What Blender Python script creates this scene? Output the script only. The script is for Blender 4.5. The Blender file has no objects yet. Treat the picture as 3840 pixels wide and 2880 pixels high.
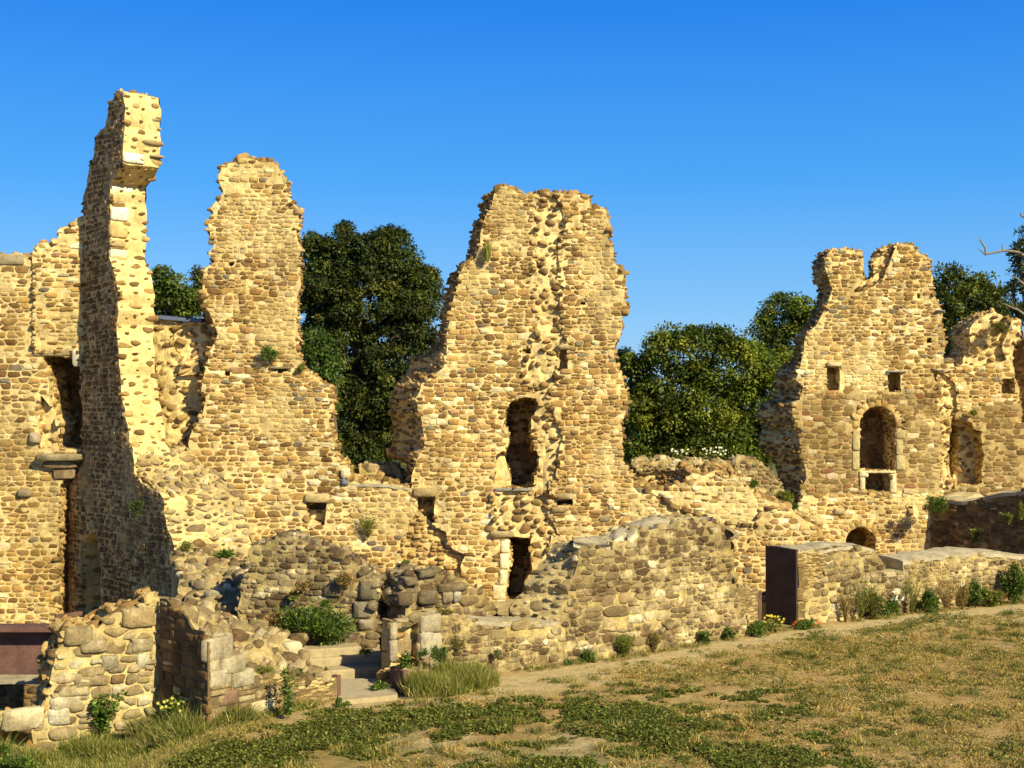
import bpy, math, random
import numpy as np
from mathutils import Matrix, kdtree
from mathutils import Vector

R = math.radians
sc = bpy.context.scene
COL = sc.collection
# ---------------------------------------------------------------- camera, sky, sun, exposure
FPX, CX, CY, HOR = 4860.0, 1920.0, 1440.0, 1528.0
CAMZ = 6.0
PITCH = math.atan((HOR - CY) / FPX)
cd = bpy.data.cameras.new('camera'); cam = bpy.data.objects.new('camera', cd); COL.objects.link(cam)
cam.location = (0, 0, CAMZ); cam.rotation_euler = (R(90) + PITCH, 0, 0)
cd.sensor_width = 36.0; cd.lens = 36.0 * FPX / 3840.0; cd.clip_end = 3000; cd.clip_start = 0.5
sc.camera = cam
SUN_AZ, SUN_EL = R(47.3), R(33)
SUN = Vector((math.cos(SUN_EL) * math.cos(SUN_AZ), -math.cos(SUN_EL) * math.sin(SUN_AZ), math.sin(SUN_EL)))
sd = bpy.data.lights.new('sun', 'SUN'); sun = bpy.data.objects.new('sun', sd); COL.objects.link(sun)
sd.energy = 5.0; sd.angle = R(0.5); sd.color = (1.0, 0.90, 0.585)
sun.rotation_euler = SUN.to_track_quat('Z', 'Y').to_euler(); sun.location = (20, -20, 30)
w = bpy.data.worlds.new('World'); sc.world = w; w.use_nodes = True
nt = w.node_tree; nt.nodes.clear()
sky = nt.nodes.new('ShaderNodeTexSky'); sky.sky_type = 'NISHITA'; sky.sun_disc = False
sky.sun_elevation = SUN_EL; sky.sun_rotation = math.atan2(SUN.x, SUN.y)
sky.air_density = 1.0; sky.dust_density = 0.3; sky.ozone_density = 3.0
hs = nt.nodes.new('ShaderNodeHueSaturation'); hs.inputs['Saturation'].default_value = 1.35; hs.inputs['Value'].default_value = 1.0
bg = nt.nodes.new('ShaderNodeBackground'); bg.inputs[1].default_value = 0.10
wo = nt.nodes.new('ShaderNodeOutputWorld')
nt.links.new(sky.outputs[0], hs.inputs['Color']); 
tc = nt.nodes.new('ShaderNodeTexCoord'); sx = nt.nodes.new('ShaderNodeSeparateXYZ'); nt.links.new(tc.outputs['Generated'], sx.inputs[0])
gr = nt.nodes.new('ShaderNodeValToRGB'); nt.links.new(sx.outputs['Z'], gr.inputs[0]); ge = gr.color_ramp.elements
ge[0].position = 0.0; ge[0].color = (.27, .50, .78, 1); ge[1].position = .32; ge[1].color = (.004, .17, .72, 1)
for p_, c_ in ((.08, (.15, .42, .80)), (.17, (.05, .31, .80)), (.5, (.002, .05, .24)), (1.0, (.001, .02, .11))):
    e_ = ge.new(p_); e_.color = (*c_, 1)
sc10 = nt.nodes.new('ShaderNodeMix'); sc10.data_type = 'RGBA'; sc10.blend_type = 'MULTIPLY'; sc10.inputs[0].default_value = 1; nt.links.new(gr.outputs[0], sc10.inputs[6]); sc10.inputs[7].default_value = (7.2, 7.2, 7.2, 1)
sm = nt.nodes.new('ShaderNodeMix'); sm.data_type = 'RGBA'; sm.inputs[0].default_value = .85; nt.links.new(hs.outputs[0], sm.inputs[6]); nt.links.new(sc10.outputs[2], sm.inputs[7])
nt.links.new(sm.outputs[2], bg.inputs[0]); nt.links.new(bg.outputs[0], wo.inputs[0])
sc.view_settings.view_transform = 'Standard'; sc.view_settings.look = 'None'; sc.view_settings.gamma = 1.0
sc.view_settings.exposure = 0.70
sc.cycles.max_bounces = 5; sc.cycles.diffuse_bounces = 3
try: sc.cycles.use_denoising = True
except Exception: pass

# ---------------------------------------------------------------- picture measurements -> world
FR = {'M': (0, 0, 1.7360), 'A': (0, 300, .6027), 'B': (0, 1200, .6027), 'C': (0, 1980, .5425), 'D': (1100, 600, .6027),
      'E': (1100, 1500, .6027), 'F': (2200, 800, .7414), 'G': (2200, 1700, .7414), 'K': (1000, 1980, .5425),
      'H': (3400, 800, .4219), 'J': (3400, 1500, .4823), 'L': (1900, 1850, .3919), 'N': (450, 1650, .3917), 'O': (1300, 2100, .3315)}
def fr(k, pts):
    x0, y0, s = FR[k]
    return [(x0 + s * x, y0 + s * y) for x, y in pts]
def rays(p):
    p = np.asarray(p, float).reshape(-1, 2)
    X = (p[:, 0] - CX) / FPX; v = -(p[:, 1] - CY) / FPX
    c, s = math.cos(PITCH), math.sin(PITCH)
    return np.stack([X, c - v * s, s + v * c], 1)
def at(px, py, Y):
    d = rays([(px, py)])[0]; return np.array([0, 0, CAMZ]) + d * (Y / d[1])
def on_z(px, py, z=0.0):
    d = rays([(px, py)])[0]; return np.array([0, 0, CAMZ]) + d * ((z - CAMZ) / d[2])
def at_xy(px, Y):       # ground-plan point seen in column px at depth Y
    return np.array([(px - CX) / FPX * Y, Y])

# ---------------------------------------------------------------- noise
def _h(ix, iy, iz, seed):
    n = (ix.astype(np.int64) * 73856093) ^ (iy.astype(np.int64) * 19349663) ^ (iz.astype(np.int64) * 83492791) ^ (seed * 2654435761 & 0xffffffff)
    n = (n ^ (n >> 13)) * 1274126177 & 0x7fffffff
    n = (n ^ (n >> 16)) * 668265263 & 0x7fffffff
    return ((n ^ (n >> 11)) & 0xffff) / 65535.0
def vn(P, s=1.0, seed=0):
    P = np.asarray(P, float) * s + 1000.0
    i = np.floor(P); f = P - i; f = f * f * (3 - 2 * f); i = i.astype(np.int64)
    o = 0
    for dx in (0, 1):
        wx = f[:, 0] if dx else 1 - f[:, 0]
        for dy in (0, 1):
            wy = f[:, 1] if dy else 1 - f[:, 1]
            for dz in (0, 1):
                wz = f[:, 2] if dz else 1 - f[:, 2]
                o = o + wx * wy * wz * _h(i[:, 0] + dx, i[:, 1] + dy, i[:, 2] + dz, seed)
    return o * 2 - 1
def vn3(P, s, seed):
    return np.stack([vn(P, s, seed), vn(P, s, seed + 11), vn(P, s, seed + 23)], 1)
def vn2(x, y, s, seed=0):
    return vn(np.stack([x, y, np.zeros_like(x)], 1), s, seed)

def inpoly(pts, poly):
    x, y = pts[:, 0], pts[:, 1]; r = np.zeros(len(x), bool); n = len(poly); j = n - 1
    for i in range(n):
        xi, yi = poly[i]; xj, yj = poly[j]
        if yi != yj:
            r ^= ((yi > y) != (yj > y)) & (x < (xj - xi) * (y - yi) / (yj - yi) + xi)
        j = i
    return r
def ragged(poly, step, amp, rng):
    out = []; n = len(poly)
    for i in range(n):
        a = np.array(poly[i]); b = np.array(poly[(i + 1) % n]); L = np.linalg.norm(b - a); k = max(1, int(L / step))
        for t in range(k):
            out.append(a + (b - a) * t / k + rng.normal(0, amp, 2))
    return np.array(out)
def nearest(P, poly):
    best = np.full(len(P), 1e9); Q = P.copy(); n = len(poly)
    for i in range(n):
        a = poly[i]; d = poly[(i + 1) % n] - a; L = d @ d
        if L < 1e-12: continue
        t = np.clip(((P - a) @ d) / L, 0, 1); q = a + t[:, None] * d; e = np.linalg.norm(P - q, axis=1)
        m = e < best; best[m] = e[m]; Q[m] = q[m]
    return Q, best

# ---------------------------------------------------------------- materials
def new_mat(name, rough=.9):
    m = bpy.data.materials.new(name); m.use_nodes = True; t = m.node_tree; b = t.nodes['Principled BSDF']
    b.inputs['Roughness'].default_value = rough
    try: b.inputs['Specular IOR Level'].default_value = .2
    except Exception: pass
    return m, t, b
def node(t, kind, **kw):
    n = t.nodes.new(kind)
    for k, v in kw.items(): setattr(n, k, v)
    return n
def noise(t, scale, detail=4, rough=.6, vec=None, dist=0):
    n = node(t, 'ShaderNodeTexNoise'); n.inputs['Scale'].default_value = scale; n.inputs['Detail'].default_value = detail
    n.inputs['Roughness'].default_value = rough; n.inputs['Distortion'].default_value = dist
    if vec: t.links.new(vec, n.inputs['Vector'])
    return n.outputs['Fac']
def ramp(t, fac, stops):
    r = node(t, 'ShaderNodeValToRGB'); t.links.new(fac, r.inputs[0]); e = r.color_ramp.elements
    while len(e) < len(stops): e.new(.5)
    for i, (p, c) in enumerate(stops):
        e[i].position = p; e[i].color = c if len(c) == 4 else (*c, 1)
    return r.outputs[0]
def mix(t, fac, a, b, blend='MIX'):
    n = node(t, 'ShaderNodeMix', data_type='RGBA', blend_type=blend)
    for sock, v in ((n.inputs[0], fac), (n.inputs[6], a), (n.inputs[7], b)):
        if isinstance(v, (int, float)): sock.default_value = v
        elif isinstance(v, tuple): sock.default_value = v if len(v) == 4 else (*v, 1)
        else: t.links.new(v, sock)
    return n.outputs[2]
def math_(t, op, a, b=0.0):
    n = node(t, 'ShaderNodeMath', operation=op)
    for i, v in enumerate((a, b)):
        if isinstance(v, (int, float)): n.inputs[i].default_value = v
        else: t.links.new(v, n.inputs[i])
    return n.outputs[0]
def bump(t, b, h, dist=.02, strength=1.0, prev=None):
    n = node(t, 'ShaderNodeBump'); n.inputs['Distance'].default_value = dist; n.inputs['Strength'].default_value = strength
    t.links.new(h, n.inputs['Height'])
    if prev: t.links.new(prev, n.inputs['Normal'])
    t.links.new(n.outputs[0], b.inputs['Normal']); return n.outputs[0]
def coords(t):
    return node(t, 'ShaderNodeNewGeometry').outputs['Position']

def masonry_mat():
    m, t, b = new_mat('weathered_stone_and_lime_mortar', .95); P = coords(t)
    a = node(t, 'ShaderNodeAttribute'); a.attribute_name = 'col'
    c = mix(t, 1.0, a.outputs['Color'], ramp(t, noise(t, 7, 5, .65, P), [(.28, (.70, .68, .66)), (.5, (1, 1, 1)), (.72, (1.25, 1.25, 1.22))]), 'MULTIPLY')
    c = mix(t, 1.0, c, ramp(t, noise(t, 45, 3, .7, P), [(.3, (.62, .6, .56)), (.5, (1, 1, 1)), (.7, (1.3, 1.3, 1.3))]), 'MULTIPLY')
    sc_v = node(t, 'ShaderNodeMapping'); sc_v.inputs['Scale'].default_value = (1, 1, .22); t.links.new(P, sc_v.inputs['Vector'])
    c = mix(t, 1.0, c, ramp(t, noise(t, 1.6, 5, .7, sc_v.outputs[0]), [(.32, (.66, .63, .58)), (.5, (1, 1, 1)), (.7, (1.10, 1.09, 1.05))]), 'MULTIPLY')
    c = mix(t, 1.0, c, ramp(t, noise(t, .45, 3, .6, P), [(.35, (.84, .80, .72)), (.55, (1.04, 1.04, 1.04))]), 'MULTIPLY')
    # lichen and soot: alpha carries how weathered the piece is
    patch = ramp(t, noise(t, 2.0, 6, .75, P), [(.43, (0, 0, 0)), (.52, (1, 1, 1))])
    k = math_(t, 'MULTIPLY', patch, a.outputs['Alpha'])
    c = mix(t, k, c, (.085, .052, .024))
    spot = ramp(t, noise(t, 16, 4, .8, P), [(.60, (0, 0, 0)), (.66, (1, 1, 1))])
    k2 = math_(t, 'MULTIPLY', math_(t, 'MULTIPLY', spot, a.outputs['Alpha']), .6)
    c = mix(t, k2, c, (.48, .44, .34))
    t.links.new(c, b.inputs['Base Color'])
    n1 = bump(t, b, noise(t, 22, 6, .7, P), .035, .9)
    bump(t, b, noise(t, 90, 3, .7, P), .01, .6, n1)
    return m
def plain_mat(name, col, rough=.9, var=.25, scale=8, bd=.01, col2=None, metallic=0):
    m, t, b = new_mat(name, rough); P = coords(t)
    c2 = col2 or tuple(x * (1 - var) for x in col); c1 = tuple(min(1, x * (1 + var)) for x in col)
    c = ramp(t, noise(t, scale, 6, .7, P), [(.3, c2), (.7, c1)])
    c = mix(t, 1.0, c, ramp(t, noise(t, scale * 9, 3, .7, P), [(.3, (.8, .8, .8)), (.7, (1.15, 1.15, 1.15))]), 'MULTIPLY')
    t.links.new(c, b.inputs['Base Color']); b.inputs['Metallic'].default_value = metallic
    bump(t, b, noise(t, scale * 5, 5, .7, P), bd, .8)
    return m
def leaf_mat(name, trans=.25):
    m, t, b = new_mat(name, .55)
    a = node(t, 'ShaderNodeAttribute'); a.attribute_name = 'col'
    t.links.new(a.outputs['Color'], b.inputs['Base Color'])
    tr = node(t, 'ShaderNodeBsdfTranslucent'); t.links.new(mix(t, 1.0, a.outputs['Color'], (1.3, 1.5, .6), 'MULTIPLY'), tr.inputs[0])
    mx = node(t, 'ShaderNodeMixShader'); mx.inputs[0].default_value = trans
    t.links.new(b.outputs[0], mx.inputs[1]); t.links.new(tr.outputs[0], mx.inputs[2])
    t.links.new(mx.outputs[0], t.nodes['Material Output'].inputs['Surface'])
    return m
MAT = {'stone': masonry_mat(), 'leaf': leaf_mat('leaf'), 'corten': plain_mat('rusted_steel', (.15, .075, .055), .75, .3, 2.2, .006, (.07, .04, .038)),
       'corten_dark': plain_mat('dark_steel', (.055, .034, .034), .6, .5, 1.6, .003),
       'slate': plain_mat('slate', (.10, .12, .19), .5, .4, 6, .01), 'lime': plain_mat('lime_capping', (.40, .34, .23), .95, .35, 2, .05),
       'dressed': plain_mat('dressed_granite', (.40, .32, .185), .95, .2, 5, .02), 'bark': plain_mat('bark', (.13, .10, .07), .95, .4, 6, .03),
       'deadwood': plain_mat('bare_grey_wood', (.24, .19, .14), .9, .3, 6, .02),
       'paving': plain_mat('sandy_paving', (.40, .33, .22), .95, .15, 4, .01), 'white': plain_mat('petals', (.8, .8, .74), .8, .05)}

# ---------------------------------------------------------------- mesh building
def mesh_from(name, V, loops, starts, totals, mat, col=None, parent=None, smooth=False):
    me = bpy.data.meshes.new(name)
    me.vertices.add(len(V)); me.vertices.foreach_set('co', np.asarray(V, np.float32).ravel())
    me.loops.add(len(loops)); me.loops.foreach_set('vertex_index', np.asarray(loops, np.int32))
    me.polygons.add(len(starts)); me.polygons.foreach_set('loop_start', np.asarray(starts, np.int32)); me.polygons.foreach_set('loop_total', np.asarray(totals, np.int32))
    if smooth: me.polygons.foreach_set('use_smooth', np.ones(len(starts), bool))
    me.update(calc_edges=True); me.validate()
    if col is not None:
        ca = me.color_attributes.new('col', 'FLOAT_COLOR', 'POINT'); ca.data.foreach_set('color', np.asarray(col, np.float32).ravel())
    me.materials.append(mat)
    o = bpy.data.objects.new(name, me); COL.objects.link(o)
    if parent is not None:
        o.parent = parent; me.transform(parent.matrix_basis.inverted()) if parent.location.length else None
    return o
def tag(o, label=None, cat=None, group=None, kind=None):
    if label: o['label'] = label
    if cat: o['category'] = cat
    if group: o['group'] = group
    if kind: o['kind'] = kind
    return o
def root(name, label, cat, group=None, kind=None, loc=(0, 0, 0)):
    o = bpy.data.objects.new(name, None); COL.objects.link(o); o.location = loc; o.empty_display_size = .2
    bpy.context.view_layer.update()
    return tag(o, label, cat, group, kind)

KS = 14
_f = []
for _r in range(2):
    for _k in range(KS):
        _f.append((_r * KS + _k, _r * KS + (_k + 1) % KS, (_r + 1) * KS + (_k + 1) % KS, (_r + 1) * KS + _k))
_tri = [(2 * KS + k, 2 * KS + (k + 1) % KS, 3 * KS) for k in range(KS)]
NSV = 3 * KS + 1
class Geo:
    def __init__(s): s.q = []; s.qc = []; s.s = []; s.sc = []
    def quads(s, V, C):
        if len(V): s.q.append(np.asarray(V, float)); s.qc.append(np.asarray(C, float))
    def add_stones(s, V, C):
        if len(V): s.s.append(V); s.sc.append(C)
    def cat(s):
        q = np.concatenate(s.q) if s.q else np.zeros((0, 4, 3)); qc = np.concatenate(s.qc) if s.qc else np.zeros((0, 4))
        st = np.concatenate(s.s) if s.s else np.zeros((0, NSV, 3)); scc = np.concatenate(s.sc) if s.sc else np.zeros((0, 4))
        return q, qc, st, scc
    def split(s, fn):
        q, qc, st, scc = s.cat(); out = {}
        kq = fn(q.mean(1)) if len(q) else np.array([]); ks = fn(st.mean(1)) if len(st) else np.array([])
        for k in set(kq) | set(ks):
            g = Geo(); g.quads(q[kq == k], qc[kq == k]); g.add_stones(st[ks == k], scc[ks == k]); out[k] = g
        return out
    def build(s, name, parent=None, mat=None):
        q, qc, st, scc = s.cat(); nq, ns = len(q), len(st)
        V = np.concatenate([q.reshape(-1, 3), st.reshape(-1, 3)])
        C = np.concatenate([np.repeat(qc, 4, 0), np.repeat(scc, NSV, 0)])
        base = nq * 4 + np.arange(ns)[:, None] * NSV
        lq = np.arange(nq * 4)
        sq = (base[:, :, None] + np.array(_f)[None]).reshape(-1) if ns else np.array([], int)
        stt = (base[:, :, None] + np.array(_tri)[None]).reshape(-1) if ns else np.array([], int)
        loops = np.concatenate([lq, sq, stt]); tot = np.concatenate([np.full(nq + ns * len(_f), 4), np.full(ns * KS, 3)])
        starts = np.concatenate([[0], np.cumsum(tot)[:-1]])
        return mesh_from(name, V, loops, starts, tot, mat or MAT['stone'], C, parent)

def rock(n, rng):
    """angular stone outlines: radius in KS directions from a few random flat sides"""
    th = (np.arange(KS) + .5) / KS * 2 * math.pi; m = 6
    a = (np.arange(m) / m * 2 * math.pi)[None] + rng.normal(0, .28, (n, m)); d = rng.uniform(.72, 1.02, (n, m))
    c = np.cos(th[None, :, None] - a[:, None, :]); r = np.where(c > .08, d[:, None, :] / np.maximum(c, .08), 20)
    r = (r ** -18.0).sum(2) ** (-1 / 18.0); return r * np.cos(th), r * np.sin(th)
def cells_of(u, z, hu, hv, rng, gap):
    """interlocking irregular stones: weighted nearest-point cells of the course layout"""
    asp = float(np.median(hu / hv)); asp = min(max(asp, 1.1), 3.2); n = len(u); y = z * asp; w_ = np.sqrt(hu * hv * asp)
    kd = kdtree.KDTree(n)
    for i in range(n): kd.insert((u[i], y[i], 0), i)
    kd.balance(); K = 13; nb = np.zeros((n, K), int)
    for i in range(n):
        f = kd.find_n((u[i], y[i], 0), K + 1); q = [x[1] for x in f if x[1] != i][:K]; q += [q[-1]] * (K - len(q)); nb[i] = q
    dx = u[nb] - u[:, None]; dy = y[nb] - y[:, None]; L = np.hypot(dx, dy).clip(1e-4); f = w_[:, None] / (w_[:, None] + w_[nb]); d = L * f
    th = (np.arange(KS) + .5) / KS * 2 * math.pi; e = np.stack([np.cos(th), np.sin(th)])
    c = (dx / L)[:, None, :] * e[0][None, :, None] + (dy / L)[:, None, :] * e[1][None, :, None]
    r = np.where(c > .08, d[:, None, :] / np.maximum(c, .08), 20.0); r = (r ** -22.0).sum(2) ** (-1 / 22.0)
    gg = gap * rng.uniform(.2, 1.5, (n, 1)); X = r * e[0]; Y = r * e[1] / asp; R_ = np.hypot(X, Y); k = ((R_ - gg) / R_).clip(.3, 1)
    k *= 1 + rng.normal(0, .03, (n, KS))
    return X * k, Y * k
def _each(s, name, parent):
    q, qc, st, cc = s.cat()
    for i in range(len(st)):
        g2 = Geo(); g2.add_stones(st[i:i + 1], cc[i:i + 1]); g2.build(name, parent)
def stones(C, A, B, N, hu, hv, pr, sq, jit, rng, back=.07, flat=.90, shape=None):
    """blocks bedded in mortar: centre C, half sizes hu along A and hv along B, proud of the face by pr along N"""
    n = len(C)
    th = (np.arange(KS) + .5) / KS * 2 * math.pi + rng.uniform(-.14, .14, (n, KS))
    c, s = np.cos(th), np.sin(th); e = (2.0 / sq)
    e = np.broadcast_to(np.asarray(e, float).reshape(-1, 1), (n, 1))
    x = np.sign(c) * np.abs(c) ** e; y = np.sign(s) * np.abs(s) ** e
    rj = 1 + rng.normal(0, 1, (n, KS)) * jit; x = x * rj; y = y * rj
    if shape == 'rock': x, y = rock(n, rng)
    elif shape is not None: x, y = shape
    tx = rng.normal(0, .28, (n, 1)); ty = rng.normal(0, .28, (n, 1))
    if shape is not None and shape != 'rock': m_ = np.hypot(x, y).mean(1)[:, None]; tx = tx / m_; ty = ty / m_
    def ring(k, h, tilt=1):
        hh = (h + tilt * (tx * x + ty * y) * .6) * pr[:, None]
        return (C[:, None] + A[:, None] * (hu[:, None] * k * x)[..., None] + B[:, None] * (hv[:, None] * k * y)[..., None] + N[:, None] * hh[..., None])
    r0 = C[:, None] + A[:, None] * (hu[:, None] * 1.03 * x)[..., None] + B[:, None] * (hv[:, None] * 1.03 * y)[..., None] - N[:, None] * back
    r1 = ring(1.0, .45); kk = flat - .06 * rng.random((n, 1)); r2 = ring(kk, .92)
    top = C + N * (pr * rng.uniform(.95, 1.2, n))[:, None]
    return np.concatenate([r0, r1, r2, top[:, None]], 1)

# palettes: (weight, rgb), linear albedo
PAL = {
    'tan': [(30, (0.436, 0.271, 0.091)), (24, (0.341, 0.206, 0.070)), (16, (0.275, 0.158, 0.056)), (10, (0.535, 0.352, 0.136)), (7, (0.208, 0.114, 0.041)), (5, (0.763, 0.599, 0.336)), (2, (0.341, 0.192, 0.088)), (3, (0.256, 0.210, 0.140))],
    'tan_white': [(26, (0.436, 0.271, 0.091)), (20, (0.341, 0.206, 0.070)), (12, (0.266, 0.153, 0.053)), (12, (0.557, 0.370, 0.144)), (4, (0.208, 0.114, 0.041)), (12, (0.866, 0.722, 0.447)), (2, (0.361, 0.201, 0.095)), (3, (0.256, 0.210, 0.147))],
    'core': [(30, (0.322, 0.201, 0.074)), (24, (0.417, 0.271, 0.103)), (18, (0.246, 0.149, 0.059)), (14, (0.577, 0.399, 0.167)), (8, (0.190, 0.114, 0.044))],
    'pale': [(30, (0.598, 0.418, 0.167)), (26, (0.515, 0.342, 0.127)), (16, (0.398, 0.245, 0.088)), (14, (0.721, 0.552, 0.272))],
    'brown': [(30, (0.251, 0.167, 0.065)), (26, (0.316, 0.212, 0.084)), (18, (0.204, 0.126, 0.045)), (10, (0.390, 0.279, 0.129)), (5, (0.626, 0.490, 0.292)), (2, (0.297, 0.144, 0.060))],
    'dark': [(30, (0.208, 0.118, 0.044)), (26, (0.284, 0.166, 0.063)), (16, (0.161, 0.087, 0.037)), (10, (0.379, 0.253, 0.110)), (6, (0.567, 0.427, 0.224))],  # stone darkened for shaded faces and recesses; the shade is in the colour
    'grey': [(30, (.34, .26, .135)), (26, (.44, .345, .185)), (16, (.24, .175, .09)), (14, (.52, .42, .24)), (7, (.64, .55, .36)), (4, (.26, .15, .075))],
    'ashlar': [(30, (0.361, 0.262, 0.132)), (26, (0.445, 0.341, 0.177)), (14, (0.284, 0.184, 0.088)), (12, (0.577, 0.465, 0.264))],
    'slate': [(30, (0.535, 0.399, 0.192)), (26, (0.417, 0.298, 0.132)), (14, (0.341, 0.227, 0.103)), (8, (0.638, 0.494, 0.256))],
    'mossy': [(30, (.23, .175, .10)), (26, (.31, .25, .15)), (16, (.17, .125, .07)), (14, (.40, .33, .20)), (6, (.52, .45, .30))],
    'black': [(30, (0.095, 0.066, 0.033)), (26, (0.151, 0.105, 0.056)), (14, (0.218, 0.158, 0.080)), (8, (0.284, 0.218, 0.117))],
    'pebble': [(30, (0.535, 0.362, 0.136)), (26, (0.618, 0.437, 0.184)), (16, (0.398, 0.253, 0.095)), (8, (0.341, 0.184, 0.095))],
}
def pick(pal, n, rng, gvar=.14):
    w = np.array([p[0] for p in PAL[pal]], float); c = np.array([p[1] for p in PAL[pal]])
    k = rng.choice(len(w), n, p=w / w.sum()); o = c[k] * np.exp(rng.normal(0, gvar, (n, 1))) * np.exp(rng.normal(0, .02, (n, 3)))
    return np.clip(o, .02, .9)
MORT = (.74, .575, .27)
# hr course heights, lr lengths, pr proud, sq squareness, jit roughness, mort mortar colour, rel relief of the face, wea weathering, cov share of slots filled
ST = {
    'tan': dict(hr=(0.074, 0.212), lr=(0.112, 0.405), pr=(0.0108, 0.0341), sq=4.2, jit=.055, pal='tan', gap=.013, rel=.035, wea=.12),
    'tanw': dict(hr=(0.082, 0.212), lr=(0.128, 0.440), pr=(0.0108, 0.0310), sq=4.8, jit=.05, pal='tan_white', gap=.013, rel=.03, wea=.12),
    'left': dict(hr=(0.090, 0.255), lr=(0.144, 0.484), pr=(0.0090, 0.0279), sq=3.4, jit=.07, pal='tan', gap=.028, rel=.03, wea=.12),
    'leftw': dict(hr=(0.082, 0.204), lr=(0.144, 0.440), pr=(0.0120, 0.0372), sq=3.4, jit=.07, pal='tan_white', gap=.03, rel=.04, wea=.1, cov=.85),
    'shade': dict(hr=(0.090, 0.230), lr=(0.104, 0.334), pr=(0.0090, 0.0310), sq=3.2, jit=.075, pal='dark', gap=.022, rel=.04, wea=.2, mort=(.60, .42, .20)),  # browns and mortar darkened to imitate shade on the return wall
    'core': dict(rub=True, size=(.07, .20), pr=(.04, .13), sq=2.6, jit=.13, pal='core', rel=.10, dens=17, wea=.15, mort=(0.666, 0.490, 0.203)),
    'scar': dict(rub=True, size=(.05, .16), pr=(.03, .12), sq=2.5, jit=.15, pal='core', rel=.085, dens=40, wea=.1),
    'coreslope': dict(rub=True, size=(.07, .24), pr=(.05, .15), sq=2.9, jit=.12, pal='grey', rel=.10, dens=15, wea=.35, mort=(0.582, 0.450, 0.211)),
    'sparse': dict(rub=True, size=(.07, .19), pr=(.03, .09), sq=2.8, jit=.12, pal='core', rel=.06, dens=9, wea=.1, mort=(0.728, 0.560, 0.250)),
    'render': dict(hr=(.18, .36), lr=(.25, .6), pr=(.004, .014), sq=6, jit=.04, pal='pale', gap=.03, rel=.02, wea=.0, cov=.35, mort=(0.770, 0.610, 0.289)),
    'pebble': dict(hr=(.10, .17), lr=(.12, .30), pr=(.05, .11), sq=2.3, jit=.10, pal='pebble', gap=.02, rel=.04, wea=.0, cov=.95),
    'right': dict(hr=(0.098, 0.204), lr=(0.128, 0.405), pr=(0.0090, 0.0279), sq=4.6, jit=.05, pal='tan_white', gap=.015, rel=.03, wea=.1),
    'brown': dict(hr=(0.139, 0.230), lr=(0.192, 0.484), pr=(0.0072, 0.0217), sq=5.5, jit=.035, pal='brown', gap=.011, rel=.02, wea=.12, mort=(.50, .37, .16), nosmear=True),
    'rubwhite': dict(hr=(0.123, 0.204), lr=(0.144, 0.370), pr=(0.0090, 0.0310), sq=4.2, jit=.05, pal='tan_white', gap=.025, rel=.03, wea=.1),
    'grey': dict(hr=(0.098, 0.255), lr=(0.144, 0.510), pr=(0.0120, 0.0372), sq=3.8, jit=.07, pal='grey', gap=.016, rel=.04, wea=.85, mort=(0.478, 0.370, 0.164)),
    'greys': dict(hr=(0.082, 0.187), lr=(0.112, 0.317), pr=(0.0120, 0.0372), sq=3.8, jit=.07, pal='grey', gap=.016, rel=.04, wea=.6, mort=(0.520, 0.400, 0.172)),
    'greyb': dict(hr=(0.213, 0.340), lr=(0.280, 0.660), pr=(0.0120, 0.0372), sq=3.6, jit=.06, pal='grey', gap=.022, rel=.04, wea=.5, mort=(0.562, 0.430, 0.179)),
    'big': dict(hr=(.15, .28), lr=(.18, .50), pr=(.02, .07), sq=3.4, jit=.08, pal='grey', gap=.03, rel=.05, wea=.30, mort=(0.624, 0.490, 0.218)),
    'ashlar': dict(hr=(.20, .30), lr=(.28, .58), pr=(.015, .035), sq=10, jit=.02, pal='ashlar', gap=.022, rel=.008, wea=.45, mort=(0.177, 0.130, 0.062)),
    'ashdark': dict(hr=(.15, .24), lr=(.20, .42), pr=(.012, .03), sq=9, jit=.02, pal='dark', gap=.018, rel=.006, wea=.45, mort=(0.187, 0.140, 0.070)),  # ashlar recoloured darker, painting in the shade of the bastion return
    'slate': dict(hr=(.032, .06), lr=(.10, .34), pr=(.008, .035), sq=7, jit=.03, pal='slate', gap=.004, rel=.01, wea=.05, mort=(0.208, 0.150, 0.062)),
    'mossy': dict(rub=True, size=(.06, .19), pr=(.03, .11), sq=3.0, jit=.11, pal='mossy', rel=.07, dens=26, wea=.8, mort=(.47, .37, .20)),
    'dark2': dict(hr=(0.098, 0.238), lr=(0.128, 0.387), pr=(0.0090, 0.0310), sq=3.6, jit=.07, pal='dark', gap=.018, rel=.05, wea=.6, mort=(0.291, 0.200, 0.086)),  # dark stone and mortar put shade into recess backs and unlit walls
    'cap': dict(rub=True, size=(.05, .12), pr=(.01, .03), sq=3, jit=.1, pal='grey', rel=.04, dens=.6, wea=.1, mort=(0.520, 0.430, 0.234)),
}
def sstep(a, b, x): t = np.clip((x - a) / (b - a), 0, 1); return t * t * (3 - 2 * t)
class Plane:
    def __init__(s, O, D):
        s.O = np.array([O[0], O[1], 0.0]); d = np.array([D[0], D[1], 0.0]); s.t = d / np.linalg.norm(d)
        s.n = np.array([s.t[1], -s.t[0], 0.0])
    def uv(s, px):
        d = rays(px); c = np.array([0, 0, CAMZ]); k = ((s.O - c) @ s.n) / (d @ s.n); P = c + d * k[:, None]
        return np.stack([(P - s.O) @ s.t, P[:, 2]], 1)
    def pos(s, u, z, dep=0.0):
        u = np.asarray(u, float); z = np.asarray(z, float)
        return s.O + u[:, None] * s.t + np.stack([0 * z, 0 * z, z], 1) - np.asarray(dep * np.ones_like(u))[:, None] * s.n
    def back(s, d):
        o = s.O - s.n * d; return Plane(o[:2], s.t[:2])
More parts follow.
